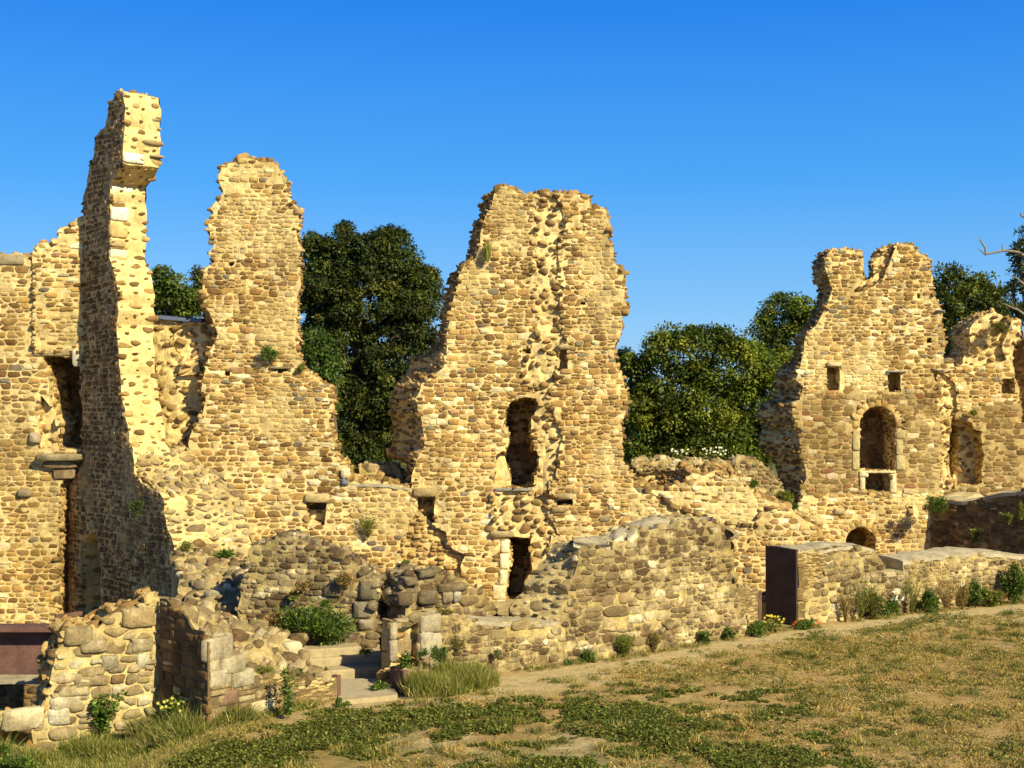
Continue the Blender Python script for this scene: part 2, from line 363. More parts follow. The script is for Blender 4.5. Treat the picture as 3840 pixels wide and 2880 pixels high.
def plane_px(x1, Y1, x2, Y2):
    a, b = at_xy(x1, Y1), at_xy(x2, Y2); return Plane(a, b - a)

def face_layout(u0, u1, z0, z1, st, rng):
    """irregular courses -> centre u, z, half sizes"""
    out = []; z = z0; g = st['gap']
    while z < z1:
        h = rng.triangular(st['hr'][0], st['hr'][0] * .4 + st['hr'][1] * .6, st['hr'][1]); u = u0 - rng.random() * .4
        while u < u1:
            L = rng.triangular(st['lr'][0], st['lr'][0] * .6 + st['lr'][1] * .4, st['lr'][1]) * (0.65 + .6 * h / st['hr'][1]) * (.5 if rng.random() < .16 else 1)
            r = rng.random()
            if r < .2 and h > .8 * st['hr'][1] * .6 and h > .12:
                k = rng.uniform(.35, .65)
                out.append((u + L / 2, z + h * k / 2, L / 2 - g / 2, h * k / 2 - g / 2)); out.append((u + L / 2, z + h * (1 + k) / 2, L / 2 - g / 2, h * (1 - k) / 2 - g / 2))
            elif r < .2:
                out.append((u + L / 2, z + h * .42, L / 2 - g / 2, h * .40)); out.append((u + L / 2, z + h * .93, L / 2 - g, h * .06))
            else:
                q = rng.uniform(.86, 1.0); out.append((u + L / 2, z + h / 2 - h * (1 - q) / 2, L / 2 - g / 2, h * q / 2 - g / 2))
            u += L
        z += h
    return np.array(out)

def wall(geo, P, outline, T, style, zones=(), cells=.09, rag=.035, step=.22, offs=(), edge='core', seed=1, zmin=None, wob=.055, edge_dens=1.0, snapjit=.012, edge_pr=1.0):
    """masonry slab: outline in picture coordinates laid on plane P, thickness T going away from the viewer.
       zones: (outline, depth, style[, rag]); offs: ((px,py),(dpx,dpy)) how far the far edge of the broken end leans"""
    rng = np.random.default_rng(seed)
    poly0 = P.uv(outline); poly = ragged(poly0, step, rag, rng) if rag > 0 else poly0
    zs = []
    for zz in zones:
        p = P.uv(zz[0]); rr = zz[3] if len(zz) > 3 else rag * .8
        zs.append((ragged(p, .2, rr, rng) if rr > 0 else p, zz[1], zz[2]))
    u0, z0 = poly.min(0) - cells; u1, z1 = poly.max(0) + cells
    nu = int((u1 - u0) / cells) + 2; nz = int((z1 - z0) / cells) + 2
    gu = u0 + np.arange(nu) * cells; gz = z0 + np.arange(nz) * cells
    cu, cz = np.meshgrid(gu[:-1] + cells / 2, gz[:-1] + cells / 2, indexing='ij'); cc = np.stack([cu.ravel(), cz.ravel()], 1)
    names = [style] + [z[2] for z in zs]; OUT = 99.0
    lev = np.where(inpoly(cc, poly), 0.0, OUT); sid = np.zeros(len(cc), int)
    for k, (p, d, s_) in enumerate(zs):
        m = inpoly(cc, p) & (lev < OUT)
        if d is None: lev[m] = OUT
        else: lev[m] = d
        sid[m] = k + 1
    lev = lev.reshape(nu - 1, nz - 1); sid = sid.reshape(nu - 1, nz - 1)
    VU, VZ = np.meshgrid(gu, gz, indexing='ij'); VV = np.stack([VU.ravel(), VZ.ravel()], 1)
    # snap border vertices on to the outlines
    pad = np.pad(lev, 1, constant_values=OUT); pads = np.pad(sid, 1, constant_values=-1)
    b = np.zeros((nu, nz), bool)
    for X in (pad,):
        q = [X[:-1, :-1], X[1:, :-1], X[:-1, 1:], X[1:, 1:]]
        for k in range(1, 4): b |= q[0] != q[k]
    bi = np.where(b.ravel())[0]
    polys = [poly] + [z[0] for z in zs]
    bestP = VV[bi].copy(); bd = np.full(len(bi), 1e9)
    for p in polys:
        Q, e = nearest(VV[bi], p); m = e < bd; bd[m] = e[m]; bestP[m] = Q[m]
    m = bd < cells * .8
    VV[bi[m]] = bestP[m]
    VU = VV[:, 0].reshape(nu, nz); VZ = VV[:, 1].reshape(nu, nz)
    # relief per vertex
    relc = np.array([ST[n]['rel'] for n in names])[np.clip(pads, 0, None)]
    relv = (relc[:-1, :-1] + relc[1:, :-1] + relc[:-1, 1:] + relc[1:, 1:]) / 4
    F3 = P.pos(VU.ravel(), VZ.ravel())
    rel = (relv.ravel() * (vn(F3, 2.2, seed) + .6 * vn(F3, 5.5, seed + 3) + np.where(relv.ravel() > .055, .7, .1) * vn(F3, 9.5, seed + 4))).reshape(nu, nz)
    # lean of the far edge
    op = [(P.uv([a])[0], np.array(d)) for a, d in offs]
    Yref = float(F3[:, 1].mean()); sc_ = Yref / FPX
    def off(uv):
        if not op: return np.zeros_like(uv)
        W = 0; S = 0
        for p, d in op:
            ww = 1 / ((uv - p) ** 2).sum(1).clip(.02) ** 1.5; W = W + ww; S = S + ww[:, None] * np.array([d[0] * sc_, -d[1] * sc_])
        return S / W[:, None]
    def vpos(i, j, dep, outer):
        u = VU[i, j]; z = VZ[i, j]; r = rel[i, j]
        uvv = np.stack([u, z], 1)
        k = (dep / T)
        if outer is not None:
            o = off(uvv) * (k * outer)[:, None]; u = u + o[:, 0]; z = z + o[:, 1]
        p = P.pos(u, z, dep - r * np.where(dep < .02, 1, .6))
        am = np.where(dep > .02, 1.0, 0.25)[:, None] * (.45 * np.array([ST[style]['rel']]) + (.5 * ST[edge]['rel'] if outer is not None else 0))
        return p + vn3(p, 3.1, seed + 40) * am
    def mort(n, names_idx):
        mc = np.array([ST[k].get('mort', MORT) for k in names])[names_idx]; we = np.array([ST[k]['wea'] for k in names])[names_idx]
        return np.concatenate([mc * np.exp(rng.normal(0, .03, (n, 1))), we[:, None] * .6], 1)
    for L in np.unique(lev[lev < OUT]):
        i, j = np.where(lev == L)
        q = [vpos(i + a, j + c, np.full(len(i), L), None) for a, c in ((0, 0), (1, 0), (1, 1), (0, 1))]
        geo.quads(np.stack(q, 1), mort(len(i), sid[i, j]))
    # sides
    SC, SN, SL, SO, SI = [], [], [], [], []
    inside = (pad < OUT).astype(float)
    def sides(a, c, ia, ja, ib, jb, dv):
        # between cell a (nearer, lower level) and cell c; vertices (ia,ja)-(ib,jb)
        la, lc = a, c; out = lc >= OUT; far = np.where(out, T, lc); near = la
        for seg in range(int(math.ceil((far - near).max() / .22)) if len(la) else 0):
            s0 = near + .22 * seg; m = s0 < far - 1e-6
            if not m.any(): continue
            s0m = s0[m]; s1m = np.minimum(s0m + .22, far[m]); om = out[m].astype(float)
            p = [vpos(ia[m], ja[m], s0m, om), vpos(ib[m], jb[m], s0m, om), vpos(ib[m], jb[m], s1m, om), vpos(ia[m], ja[m], s1m, om)]
            Q = np.stack(p, 1)
            mc = np.array(ST[edge].get('mort', MORT)); wv = ST[edge]['wea'] * .6
            geo.quads(Q, np.tile([*mc, wv], (len(Q), 1)))
            SC.append(Q.mean(1)); ln = np.linalg.norm(np.cross(Q[:, 1] - Q[:, 0], Q[:, 3] - Q[:, 0]), axis=1); SL.append(ln)
            nn = np.cross(Q[:, 2] - Q[:, 0], Q[:, 3] - Q[:, 1]); nn *= np.where(nn @ dv < 0, -1, 1)[:, None]; SN.append(nn); SO.append(om)
    # vertical borders (between i-1 and i)
    for (A_, B_, sgn) in ((pad[:-1, 1:-1], pad[1:, 1:-1], 1), (pad[1:, 1:-1], pad[:-1, 1:-1], -1)):
        i, j = np.where((A_ < B_))
        if len(i): sides(A_[i, j], B_[i, j], i, j, i, j + 1, P.t * sgn)
    for (A_, B_, sgn) in ((pad[1:-1, :-1], pad[1:-1, 1:], 1), (pad[1:-1, 1:], pad[1:-1, :-1], -1)):
        i, j = np.where((A_ < B_))
        if len(i): sides(A_[i, j], B_[i, j], i, j, i + 1, j, np.array([0, 0, 1.0 * sgn]))
    # back sheet
    i, j = np.where(lev < OUT)
    vo = lambda a, c: P.pos(*(np.stack([VU[i + a, j + c], VZ[i + a, j + c]]) + off(np.stack([VU[i + a, j + c], VZ[i + a, j + c]], 1)).T), T)
    geo.quads(np.stack([vo(0, 1), vo(1, 1), vo(1, 0), vo(0, 0)], 1), mort(len(i), sid[i, j]))
    # stones on the face
    def level_at(u, z):
        a = ((u - u0) / cells).astype(int); c = ((z - z0) / cells).astype(int); ok = (a >= 0) & (a < nu - 1) & (c >= 0) & (c < nz - 1)
        a = a.clip(0, nu - 2); c = c.clip(0, nz - 2)
        return np.where(ok, lev[a, c], OUT), np.where(ok, sid[a, c], -1), np.where(ok, rel[a, c], 0)
    for k, nme in enumerate(names):
        if names.index(nme) != k: continue
        st = ST[nme]; ks = [q for q, n2 in enumerate(names) if n2 == nme]
        mk = np.isin(sid, ks) & (lev < OUT)
        if not mk.any(): continue
        ii, jj = np.where(mk); ua, ub = gu[ii.min()], gu[ii.max() + 1]; za, zb = gz[jj.min()], gz[jj.max() + 1]
        if st.get('rub'):
            n = int((ub - ua) * (zb - za) * st['dens'] * 2.0) + 4
            u = rng.uniform(ua, ub, n); z = rng.uniform(za, zb, n); hu = rng.uniform(*st['size'], n) * rng.uniform(.8, 1.25, n); hv = hu * rng.uniform(.35, .8, n)
            o = np.argsort(-hu); u, z, hu, hv = u[o], z[o], hu[o], hv[o]
            keep = []; grid = {}
            for q in range(n):
                key = (int(u[q] / .4), int(z[q] / .4)); ok = True
                for a in (-1, 0, 1):
                    for c in (-1, 0, 1):
                        for r in grid.get((key[0] + a, key[1] + c), ()):
                            if abs(u[q] - u[r]) < (hu[q] + hu[r]) * .88 and abs(z[q] - z[r]) < (hv[q] + hv[r]) * .95: ok = False; break
                        if not ok: break
                    if not ok: break
                if ok: keep.append(q); grid.setdefault(key, []).append(q)
            u, z, hu, hv = u[keep], z[keep], hu[keep], hv[keep]; ang = rng.normal(0, .28, len(u))
        else:
            lay = face_layout(ua - .3, ub + .3, za - .3, zb + .3, st, rng); u, z, hu, hv = lay.T
            wz = vn2(u, z, .45, seed + 7) * wob + vn2(u, z, 1.3, seed + 9) * wob * .3; z = z + wz; ang = rng.normal(0, .02 + st['jit'] * .35, len(u)) + vn2(u, z, .5, seed + 8) * wob * .4
        shp = 'rock' if st.get('rub') else None
        if shp is None and st['sq'] < 8:
            uj = u + rng.normal(0, .16, len(u)) * hu; zj = z + rng.normal(0, .22, len(u)) * hv; X_, Y_ = cells_of(uj, zj, hu, hv, rng, st['gap']); u, z = uj, zj; ang = ang * 0
            hu = np.abs(X_).max(1); hv = np.abs(Y_).max(1); shp = 'cell'
            if 'cov' in st:
                kk = rng.random(len(u)) < st['cov']; u, z, hu, hv, ang, X_, Y_ = [q[kk] for q in (u, z, hu, hv, ang, X_, Y_)]
        L0, S0, r0 = level_at(u, z); ok = (L0 < OUT) & np.isin(S0, ks)
        shr = np.ones(len(u)); base_ok = ok
        for k_ in (1.0, .62, .4):
            okk = base_ok.copy()
            for a, c in ((-1, 0), (1, 0), (0, -1), (0, 1)):
                Lc, Sc, _ = level_at(u + a * hu * .72 * k_, z + c * hv * .72 * k_)
                okk &= (Lc == L0) | ((Lc >= OUT) & (rng.random(len(u)) < (.35 if rag > 0 else 0)))
            if k_ == 1.0: ok = okk
            else: new = okk & ~ok; shr[new] = k_; ok = ok | new
        hu = hu * shr; hv = hv * shr
        if shp == 'cell': X_ = X_ * shr[:, None]; Y_ = Y_ * shr[:, None]
        if shp == 'cell': ok &= (np.hypot(X_, Y_).min(1) > .018); X_, Y_ = X_[ok], Y_[ok]
        u, z, hu, hv, ang, L0, r0 = [q[ok] for q in (u, z, hu, hv, ang, L0, r0)]; n = len(u)
        if not n: continue
        pr = rng.uniform(*st['pr'], n)
        A = np.cos(ang)[:, None] * P.t + np.sin(ang)[:, None] * np.array([0, 0, 1.0]); B = -np.sin(ang)[:, None] * P.t + np.cos(ang)[:, None] * np.array([0, 0, 1.0])
        Nn = np.tile(P.n, (n, 1))
        if st.get('rub'):
            Nn = Nn + rng.normal(0, .3, (n, 3)) ; Nn /= np.linalg.norm(Nn, axis=1)[:, None]
            A = A - (A * Nn).sum(1)[:, None] * Nn; A /= np.linalg.norm(A, axis=1)[:, None]; B = np.cross(Nn, A) * np.sign((np.cross(Nn, A) * B).sum(1))[:, None]
        Cc = P.pos(u, z, L0 - r0)
        col = pick(st['pal'], n, rng); we = np.clip(st['wea'] * rng.uniform(.3, 1.7, n), 0, 1)
        sm_ = sstep(.15, .6, vn(Cc, .7, seed + 71) + .5 * vn(Cc, 2.1, seed + 72)) * (.0 if st.get('rub') or st['sq'] > 8 or st.get('nosmear') else .6)
        col = col * (1 - sm_[:, None]) + np.array(st.get('mort', MORT)) * .92 * sm_[:, None]; pr = pr * (1 - .5 * sm_)
        col = col * (1 + .16 * vn(Cc, .45, seed + 73))[:, None]
        if shp == 'cell': hu = hv = np.ones(n); shp = (X_, Y_)
        pr = np.where(rng.random(n) < .25, pr * .3, pr)
        geo.add_stones(stones(Cc, A, B, Nn, hu, hv, pr, st['sq'] * rng.uniform(.8, 1.25, n), st['jit'], rng, shape=shp), np.concatenate([col, we[:, None]], 1))
    # stones on broken ends, tops and reveals
    if SC and edge_dens > 0:
        Cq = np.concatenate(SC); Nq = np.concatenate(SN); Lq = np.concatenate(SL); Oq = np.concatenate(SO)
        Nq = Nq / np.linalg.norm(Nq, axis=1)[:, None].clip(1e-9)
        # smooth normals by neighbours through the plane-plan averaging grid
        key = np.round(Cq / .35).astype(int); _, inv = np.unique(key, axis=0, return_inverse=True); inv = inv.ravel()
        acc = np.zeros((inv.max() + 1, 3)); np.add.at(acc, inv, Nq); Nsm = acc[inv]; Nsm /= np.linalg.norm(Nsm, axis=1)[:, None].clip(1e-9)
        bad = (Nsm * Nq).sum(1) < .2; Nsm[bad] = Nq[bad]
        st = ST[edge]; o = rng.permutation(len(Cq))[:int(len(Cq) * .95)]
        grid = {}; keep = []; z_ = st.get('size', (.08, .17)); hs_ = (z_[0] * .8 + (z_[1] * 1.15 - z_[0] * .8) * rng.random(len(Cq)) ** 1.5) * .9
        zlim = -9 if zmin is None else zmin
        for q in o:
            c = Cq[q]
            if c[2] < zlim: continue
            kx = tuple((c / .35).astype(int)); ok = True
            for a in (-1, 0, 1):
                for b_ in (-1, 0, 1):
                    for d in (-1, 0, 1):
                        for r in grid.get((kx[0] + a, kx[1] + b_, kx[2] + d), ()):
                            if np.abs(c - Cq[r]).max() < max((hs_[q] + hs_[r]) * .62, .125) / edge_dens: ok = False; break
                        if not ok: break
                    if not ok: break
                if not ok: break
            if ok: keep.append(q); grid.setdefault(kx, []).append(q)
        if keep:
            keep = np.array(keep); Cc = Cq[keep]; Nn = Nsm[keep]; n = len(keep); hu = hs_[keep] * rng.uniform(.9, 1.3, n); hv = hs_[keep] * rng.uniform(.4, .75, n)
            A = np.cross(np.array([0, 0, 1.0]), Nn) + rng.normal(0, .12, (n, 3)); up = np.abs(Nn[:, 2]) > .85
            A[up] = P.t + rng.normal(0, .4, (up.sum(), 3)); A -= (A * Nn).sum(1)[:, None] * Nn; A /= np.linalg.norm(A, axis=1)[:, None]; B = np.cross(Nn, A)
            Nn = Nn + rng.normal(0, .15, (n, 3)); Nn /= np.linalg.norm(Nn, axis=1)[:, None]
            pr = rng.uniform(.03, .11, n) * edge_pr * np.where(Oq[keep] > 0, 1, .45); col = pick(st['pal'], n, rng); we = np.clip(st['wea'] * rng.uniform(.3, 1.7, n), 0, 1)
            geo.add_stones(stones(Cc, A, B, Nn, hu, hv, pr, rng.uniform(2.6, 4.5, n), .11, rng, .10, .8, 'rock'), np.concatenate([col, we[:, None]], 1))
    return geo

def block(geo, P, pts, proud=.03, dep=0.0, col=(.5, .4, .25), sq=9, jit=.02, wea=.15, seed=0, back=.1, flat=.9):
    """one dressed or large stone: (x0,y0,x1,y1) in picture coordinates on plane P"""
    rng = np.random.default_rng(seed + 5); x0, y0, x1, y1 = pts
    uv = P.uv([(x0, y0), (x1, y1)]); u = abs(uv[1, 0] - uv[0, 0]) / 2; v = abs(uv[1, 1] - uv[0, 1]) / 2; c = uv.mean(0)
    C = P.pos(np.array([c[0]]), np.array([c[1]]), dep)
    geo.add_stones(stones(C, P.t[None], np.array([[0, 0, 1.0]]), P.n[None], np.array([u]), np.array([v]), np.array([proud]), sq, jit, rng, back, flat), np.array([[*col, wea]]))
def arch(geo, P, c, r0, r1, a0, a1, n, pal='pale', proud=.035, dep=0.0, seed=0, wea=.05, sx=1.0):
    rng = np.random.default_rng(seed); m = P.uv([c, (c[0] + r0, c[1]), (c[0] + r1, c[1])]); R0 = abs(m[1, 0] - m[0, 0]); R1 = abs(m[2, 0] - m[0, 0])
    th = np.radians(a0 + (a1 - a0) * (np.arange(n) + .5) / n); rm = (R0 + R1) / 2
    u = m[0, 0] + rm * np.cos(th) * sx; z = m[0, 1] + rm * np.sin(th)
    A = -np.sin(th)[:, None] * P.t + np.cos(th)[:, None] * np.array([0, 0, 1.0]); B = np.cos(th)[:, None] * P.t + np.sin(th)[:, None] * np.array([0, 0, 1.0])
    hu = np.full(n, rm * math.radians(abs(a1 - a0)) / n / 2 * .96); hv = np.full(n, (R1 - R0) / 2)
    geo.add_stones(stones(P.pos(u, z, dep), A, B, np.tile(P.n, (n, 1)), hu, hv, np.full(n, proud), 14, .008, rng, .07, .96), np.concatenate([pick(pal, n, rng, .06), np.full((n, 1), wea)], 1))

def box(name, corners_xy, z0, z1, mat, parent=None, bev=.01, ztop=None):
    """prism over a ground-plan quadrilateral; ztop gives a height per corner"""
    n = len(corners_xy); zt = ztop or [z1] * n
    V = [(x, y, z0) for x, y in corners_xy] + [(x, y, zt[i]) for i, (x, y) in enumerate(corners_xy)]
    F = [tuple(range(n))[::-1], tuple(range(n, 2 * n))] + [(i, (i + 1) % n, n + (i + 1) % n, n + i) for i in range(n)]
    me = bpy.data.meshes.new(name); me.from_pydata(V, [], F); me.update(); me.materials.append(mat)
    o = bpy.data.objects.new(name, me); COL.objects.link(o)
    if parent is not None: o.parent = parent; me.transform(Matrix.Translation(-Vector(parent.location)))
    if bev:
        b = o.modifiers.new('bevel', 'BEVEL'); b.width = bev; b.segments = 2
    return o
def strip(a, b, th, side=1):
    """ground-plan quad of a plate from a to b with thickness th on the far side"""
    a = np.array(a); b = np.array(b); t = (b - a) / np.linalg.norm(b - a); n = np.array([-t[1], t[0]]) * side
    q = [a, b, b + n * th, a + n * th]
    return [tuple(p) for p in q]

def capping(name, P, pts, T, parent, h=.09, rise=.03, seed=0, mat='lime', proud=.02, step_=.1):
    """rough mortar capping along the top of a wall, following its front profile"""
    uv = P.uv(pts); uu = np.arange(uv[0, 0], uv[-1, 0], step_); zz = np.interp(uu, uv[:, 0], uv[:, 1]); nk = 9; S = []
    for k in range(nk):
        t_ = k / (nk - 1); S.append(P.pos(uu, zz + rise * t_ + .04 * math.sin(math.pi * t_), -proud + (T + 2 * proud) * t_))
    S = np.array(S); f = S.reshape(-1, 3); e = vn(f, 1.6, seed + 300) * .02 + vn(f, 5.0, seed + 301) * .022; edge_ = np.zeros(S.shape[:2]); edge_[0] = 1; edge_[-1] = 1
    f = f + np.stack([0 * e, 0 * e, e], 1) + edge_.reshape(-1, 1) * np.outer(vn(f, 4.0, seed + 302), P.n) * .035; S = f.reshape(S.shape)
    lo = S - np.array([0, 0, h]); nr, nc = S.shape[:2]; N0 = nr * nc; F = []
    for i in range(nr - 1):
        for j in range(nc - 1): F.append((i * nc + j, i * nc + j + 1, (i + 1) * nc + j + 1, (i + 1) * nc + j)); F.append(tuple(N0 + q for q in F[-1][::-1]))
    for j in range(nc - 1): F.append((j + 1, j, N0 + j, N0 + j + 1)); F.append(((nr - 1) * nc + j, (nr - 1) * nc + j + 1, N0 + (nr - 1) * nc + j + 1, N0 + (nr - 1) * nc + j))
    for i in range(nr - 1):
        for e2 in (0, nc - 1): F.append((i * nc + e2, (i + 1) * nc + e2, N0 + (i + 1) * nc + e2, N0 + i * nc + e2))
    me = bpy.data.meshes.new(name); me.from_pydata([tuple(v) for v in np.concatenate([S.reshape(-1, 3), lo.reshape(-1, 3)])], [], F); me.update(); me.materials.append(MAT[mat])
    o = bpy.data.objects.new(name, me); COL.objects.link(o); o.parent = parent; me.transform(Matrix.Translation(-Vector(parent.location))); return o
def patch(geo, grid, style, sub=.12, seed=1, skirt=-1.5, dens=1.0):
    """sloping rubble or mortar surface through rows of world points; closed down to the ground by a skirt"""
    rng = np.random.default_rng(seed); G = np.array(grid, float); nr, nc = G.shape[:2]
    su = max(2, int(np.linalg.norm(np.diff(G, axis=1), axis=2).max() / sub)); sv = max(2, int(np.linalg.norm(np.diff(G, axis=0), axis=2).max() / sub))
    a = np.linspace(0, nr - 1, (nr - 1) * sv + 1); b = np.linspace(0, nc - 1, (nc - 1) * su + 1)
    ia = np.minimum(a.astype(int), nr - 2); fa = (a - ia)[:, None, None]; ib = np.minimum(b.astype(int), nc - 2); fb = (b - ib)[None, :, None]
    S = (G[ia][:, ib] * (1 - fa) * (1 - fb) + G[ia + 1][:, ib] * fa * (1 - fb) + G[ia][:, ib + 1] * (1 - fa) * fb + G[ia + 1][:, ib + 1] * fa * fb)
    st = ST[style]; sh = S.shape; f = S.reshape(-1, 3)
    f = f + vn3(f, 2.3, seed) * st['rel'] + vn3(f, 5.5, seed + 5) * st['rel'] * .5; S = f.reshape(sh)
    Q = np.stack([S[:-1, :-1], S[:-1, 1:], S[1:, 1:], S[1:, :-1]], 2).reshape(-1, 4, 3)
    mc = [*st.get('mort', MORT), st['wea'] * .6]; geo.quads(Q, np.tile(mc, (len(Q), 1)))
    for line in (S[0], S[-1][::-1], S[:, 0][::-1], S[:, -1]):
        lo = line.copy(); lo[:, 2] = skirt; q = np.stack([lo[:-1], lo[1:], line[1:], line[:-1]], 1); geo.quads(q, np.tile(mc, (len(q), 1)))
    N = np.cross(Q[:, 2] - Q[:, 0], Q[:, 3] - Q[:, 1]); ar = np.linalg.norm(N, axis=1) / 2; N = N / (2 * ar)[:, None]
    N *= np.sign((N * (np.array([0, 0, CAMZ]) - Q.mean(1))).sum(1))[:, None]
    tot = int(ar.sum() * st.get('dens', 12) * 2 * dens); k = rng.choice(len(Q), tot, p=ar / ar.sum()); C = Q.mean(1)[k] + rng.normal(0, .03, (tot, 3)); Nn = N[k]
    h = rng.uniform(*st.get('size', (.08, .2)), tot); o = np.argsort(-h); keep = []; grid_ = {}
    for q in o:
        c = C[q]; kx = tuple(np.floor(c / .5).astype(int)); ok = True
        for x in (-1, 0, 1):
            for y in (-1, 0, 1):
                for z in (-1, 0, 1):
                    for r in grid_.get((kx[0] + x, kx[1] + y, kx[2] + z), ()):
                        if np.linalg.norm(c - C[r]) < (h[q] + h[r]) * .72: ok = False; break
                    if not ok: break
                if not ok: break
            if not ok: break
        if ok: keep.append(q); grid_.setdefault(kx, []).append(q)
    C, Nn, h = C[keep], Nn[keep], h[keep]; n = len(C)
    Nn = Nn + rng.normal(0, .18, (n, 3)); Nn /= np.linalg.norm(Nn, axis=1)[:, None]
    A = np.cross(np.array([0, 0, 1.0]), Nn) + rng.normal(0, .25, (n, 3)); A -= (A * Nn).sum(1)[:, None] * Nn; A /= np.linalg.norm(A, axis=1)[:, None]; B = np.cross(Nn, A)
    we = np.clip(st['wea'] * rng.uniform(.3, 1.7, n), 0, 1)
    geo.add_stones(stones(C, A, B, Nn, h * rng.uniform(.9, 1.3, n), h * rng.uniform(.5, .85, n), rng.uniform(*st['pr'], n), rng.uniform(2.6, 4.2, n), .1, rng, .12, .8, 'rock'), np.concatenate([pick(st['pal'], n, rng), we[:, None]], 1))

# ================================================================ GROUND
YW = [(-40, 23.0), (-9.7, 24.02), (-6.98, 25.68), (-5.67, 24.2), (-3.62, 26.9), (-2.72, 27.95), (1.2, 30.5), (6.1, 34.1), (7.8, 35.7), (16, 40.4), (40, 54)]
def sstep(a, b, x): t = np.clip((x - a) / (b - a), 0, 1); return t * t * (3 - 2 * t)
def ground_z(x, y):
    if np.ndim(x) == 0: return float(ground_z(np.array([x]), np.array([y]))[0])
    x = np.asarray(x, float); y = np.asarray(y, float)
    yw = np.interp(x, [p[0] for p in YW], [p[1] for p in YW])
    beh = sstep(.5, 1.2, y - yw)
    outz = -.45 * sstep(-5.2, -7.4, x) + .03 * vn2(x, y, .35, 3) - .06 * sstep(-4.6, -4.0, x) * sstep(-2.0, -2.5, x) * sstep(25.6, 26.4, y)
    inz = np.where(x < -4.6, -2.5, 0.04) ; inz = -2.5 + 2.54 * sstep(-5.4, -4.4, x)
    beh = np.where((x > -4.2) & (x < -2.2), 0, beh)
    far = sstep(55, 300, y) * 2.0
    return outz * (1 - beh) + inz * beh * (1 - sstep(43, 48, y)) + far
def pxpoly(k, pts, z=0.0): return np.array([on_z(x, y, z)[:2] for x, y in fr(k, pts)])
def build_ground():
    xs = np.concatenate([np.linspace(-400, -16, 14)[:-1], np.arange(-16, 22, .16), np.linspace(22, 400, 14)[1:]])
    ys = np.concatenate([np.linspace(-60, 18, 6)[:-1], np.arange(18, 46, .16), np.linspace(46, 1500, 18)[1:]])
    X, Y = np.meshgrid(xs, ys, indexing='ij'); x, y = X.ravel(), Y.ravel(); Z = ground_z(x, y)
    Z = Z + .012 * vn2(x, y, 1.7, 5) + .008 * vn2(x, y, 4.1, 6)
    V = np.stack([x, y, Z], 1); nx, ny = X.shape
    i, j = np.meshgrid(np.arange(nx - 1), np.arange(ny - 1), indexing='ij'); i, j = i.ravel(), j.ravel()
    L = np.stack([i * ny + j, (i + 1) * ny + j, (i + 1) * ny + j + 1, i * ny + j + 1], 1)
    sand = np.array([.50, .385, .20]); dry = np.array([.42, .275, .10]); grn = np.array([.19, .17, .045]); brn = np.array([.44, .27, .11])
    fx = x + 1.2 * vn2(x, y, .5, 8)
    drym = sstep(-.25, .35, vn2(x, y, .55, 12) + .9 * sstep(0, 7, fx + (31 - y) * .25 - 1.0) + .35 * vn2(x, y, 2.2, 13))
    grm = sstep(.0, .4, vn2(x, y, .9, 14) + .5 * vn2(x, y, 3.2, 15) + .25 * vn2(x, y, 7, 19)) * .8
    c = sand + (dry - sand) * drym[:, None] * .85; c = c * (1 + .16 * vn2(x, y, 2.1, 21) + .12 * vn2(x, y, 5.5, 22))[:, None]; c = c + (brn - c) * (sstep(0, .6, vn2(x, y, .4, 16)) * sstep(2, 9, x))[:, None] * .6
    yw = np.interp(x, [p[0] for p in YW], [p[1] for p in YW]); d = yw - y
    path = sstep(.2, .5, d) * sstep(3.3, 1.9, d + .5 * vn2(x, y, .7, 17)) * sstep(-5.5, -3, x)
    c = c + (grn - c) * (grm * (1 - path))[:, None] * .7
    c = c + (sand * 1.04 - c) * path[:, None]
    lf = sstep(-4.2, -5.5, x) * (1 - sstep(2.4, 3.2, d)); c = c + (grn * 1.3 - c) * lf[:, None] * .8
    far = sstep(46, 60, y); c = c + (np.array([.07, .10, .025]) - c) * far[:, None]
    m, t, b = new_mat('trodden_earth', .97); P = coords(t); a = node(t, 'ShaderNodeAttribute'); a.attribute_name = 'col'
    cc = mix(t, 1.0, a.outputs['Color'], ramp(t, noise(t, 3.5, 7, .75, P), [(.3, (.62, .60, .55)), (.5, (1, 1, 1)), (.72, (1.28, 1.25, 1.2))]), 'MULTIPLY')
    cc = mix(t, 1.0, cc, ramp(t, noise(t, 40, 4, .8, P), [(.3, (.6, .58, .54)), (.5, (1, 1, 1)), (.7, (1.35, 1.35, 1.3))]), 'MULTIPLY')
    t.links.new(cc, b.inputs['Base Color']); n1 = bump(t, b, noise(t, 9, 6, .7, P), .06, .9); bump(t, b, noise(t, 60, 4, .8, P), .02, .9, n1)
    nq = len(L); o = mesh_from('ground', V, L.ravel(), np.arange(nq) * 4, np.full(nq, 4), m, np.concatenate([c, np.ones((len(c), 1))], 1), smooth=True)
    tag(o, kind='structure'); return o
build_ground()

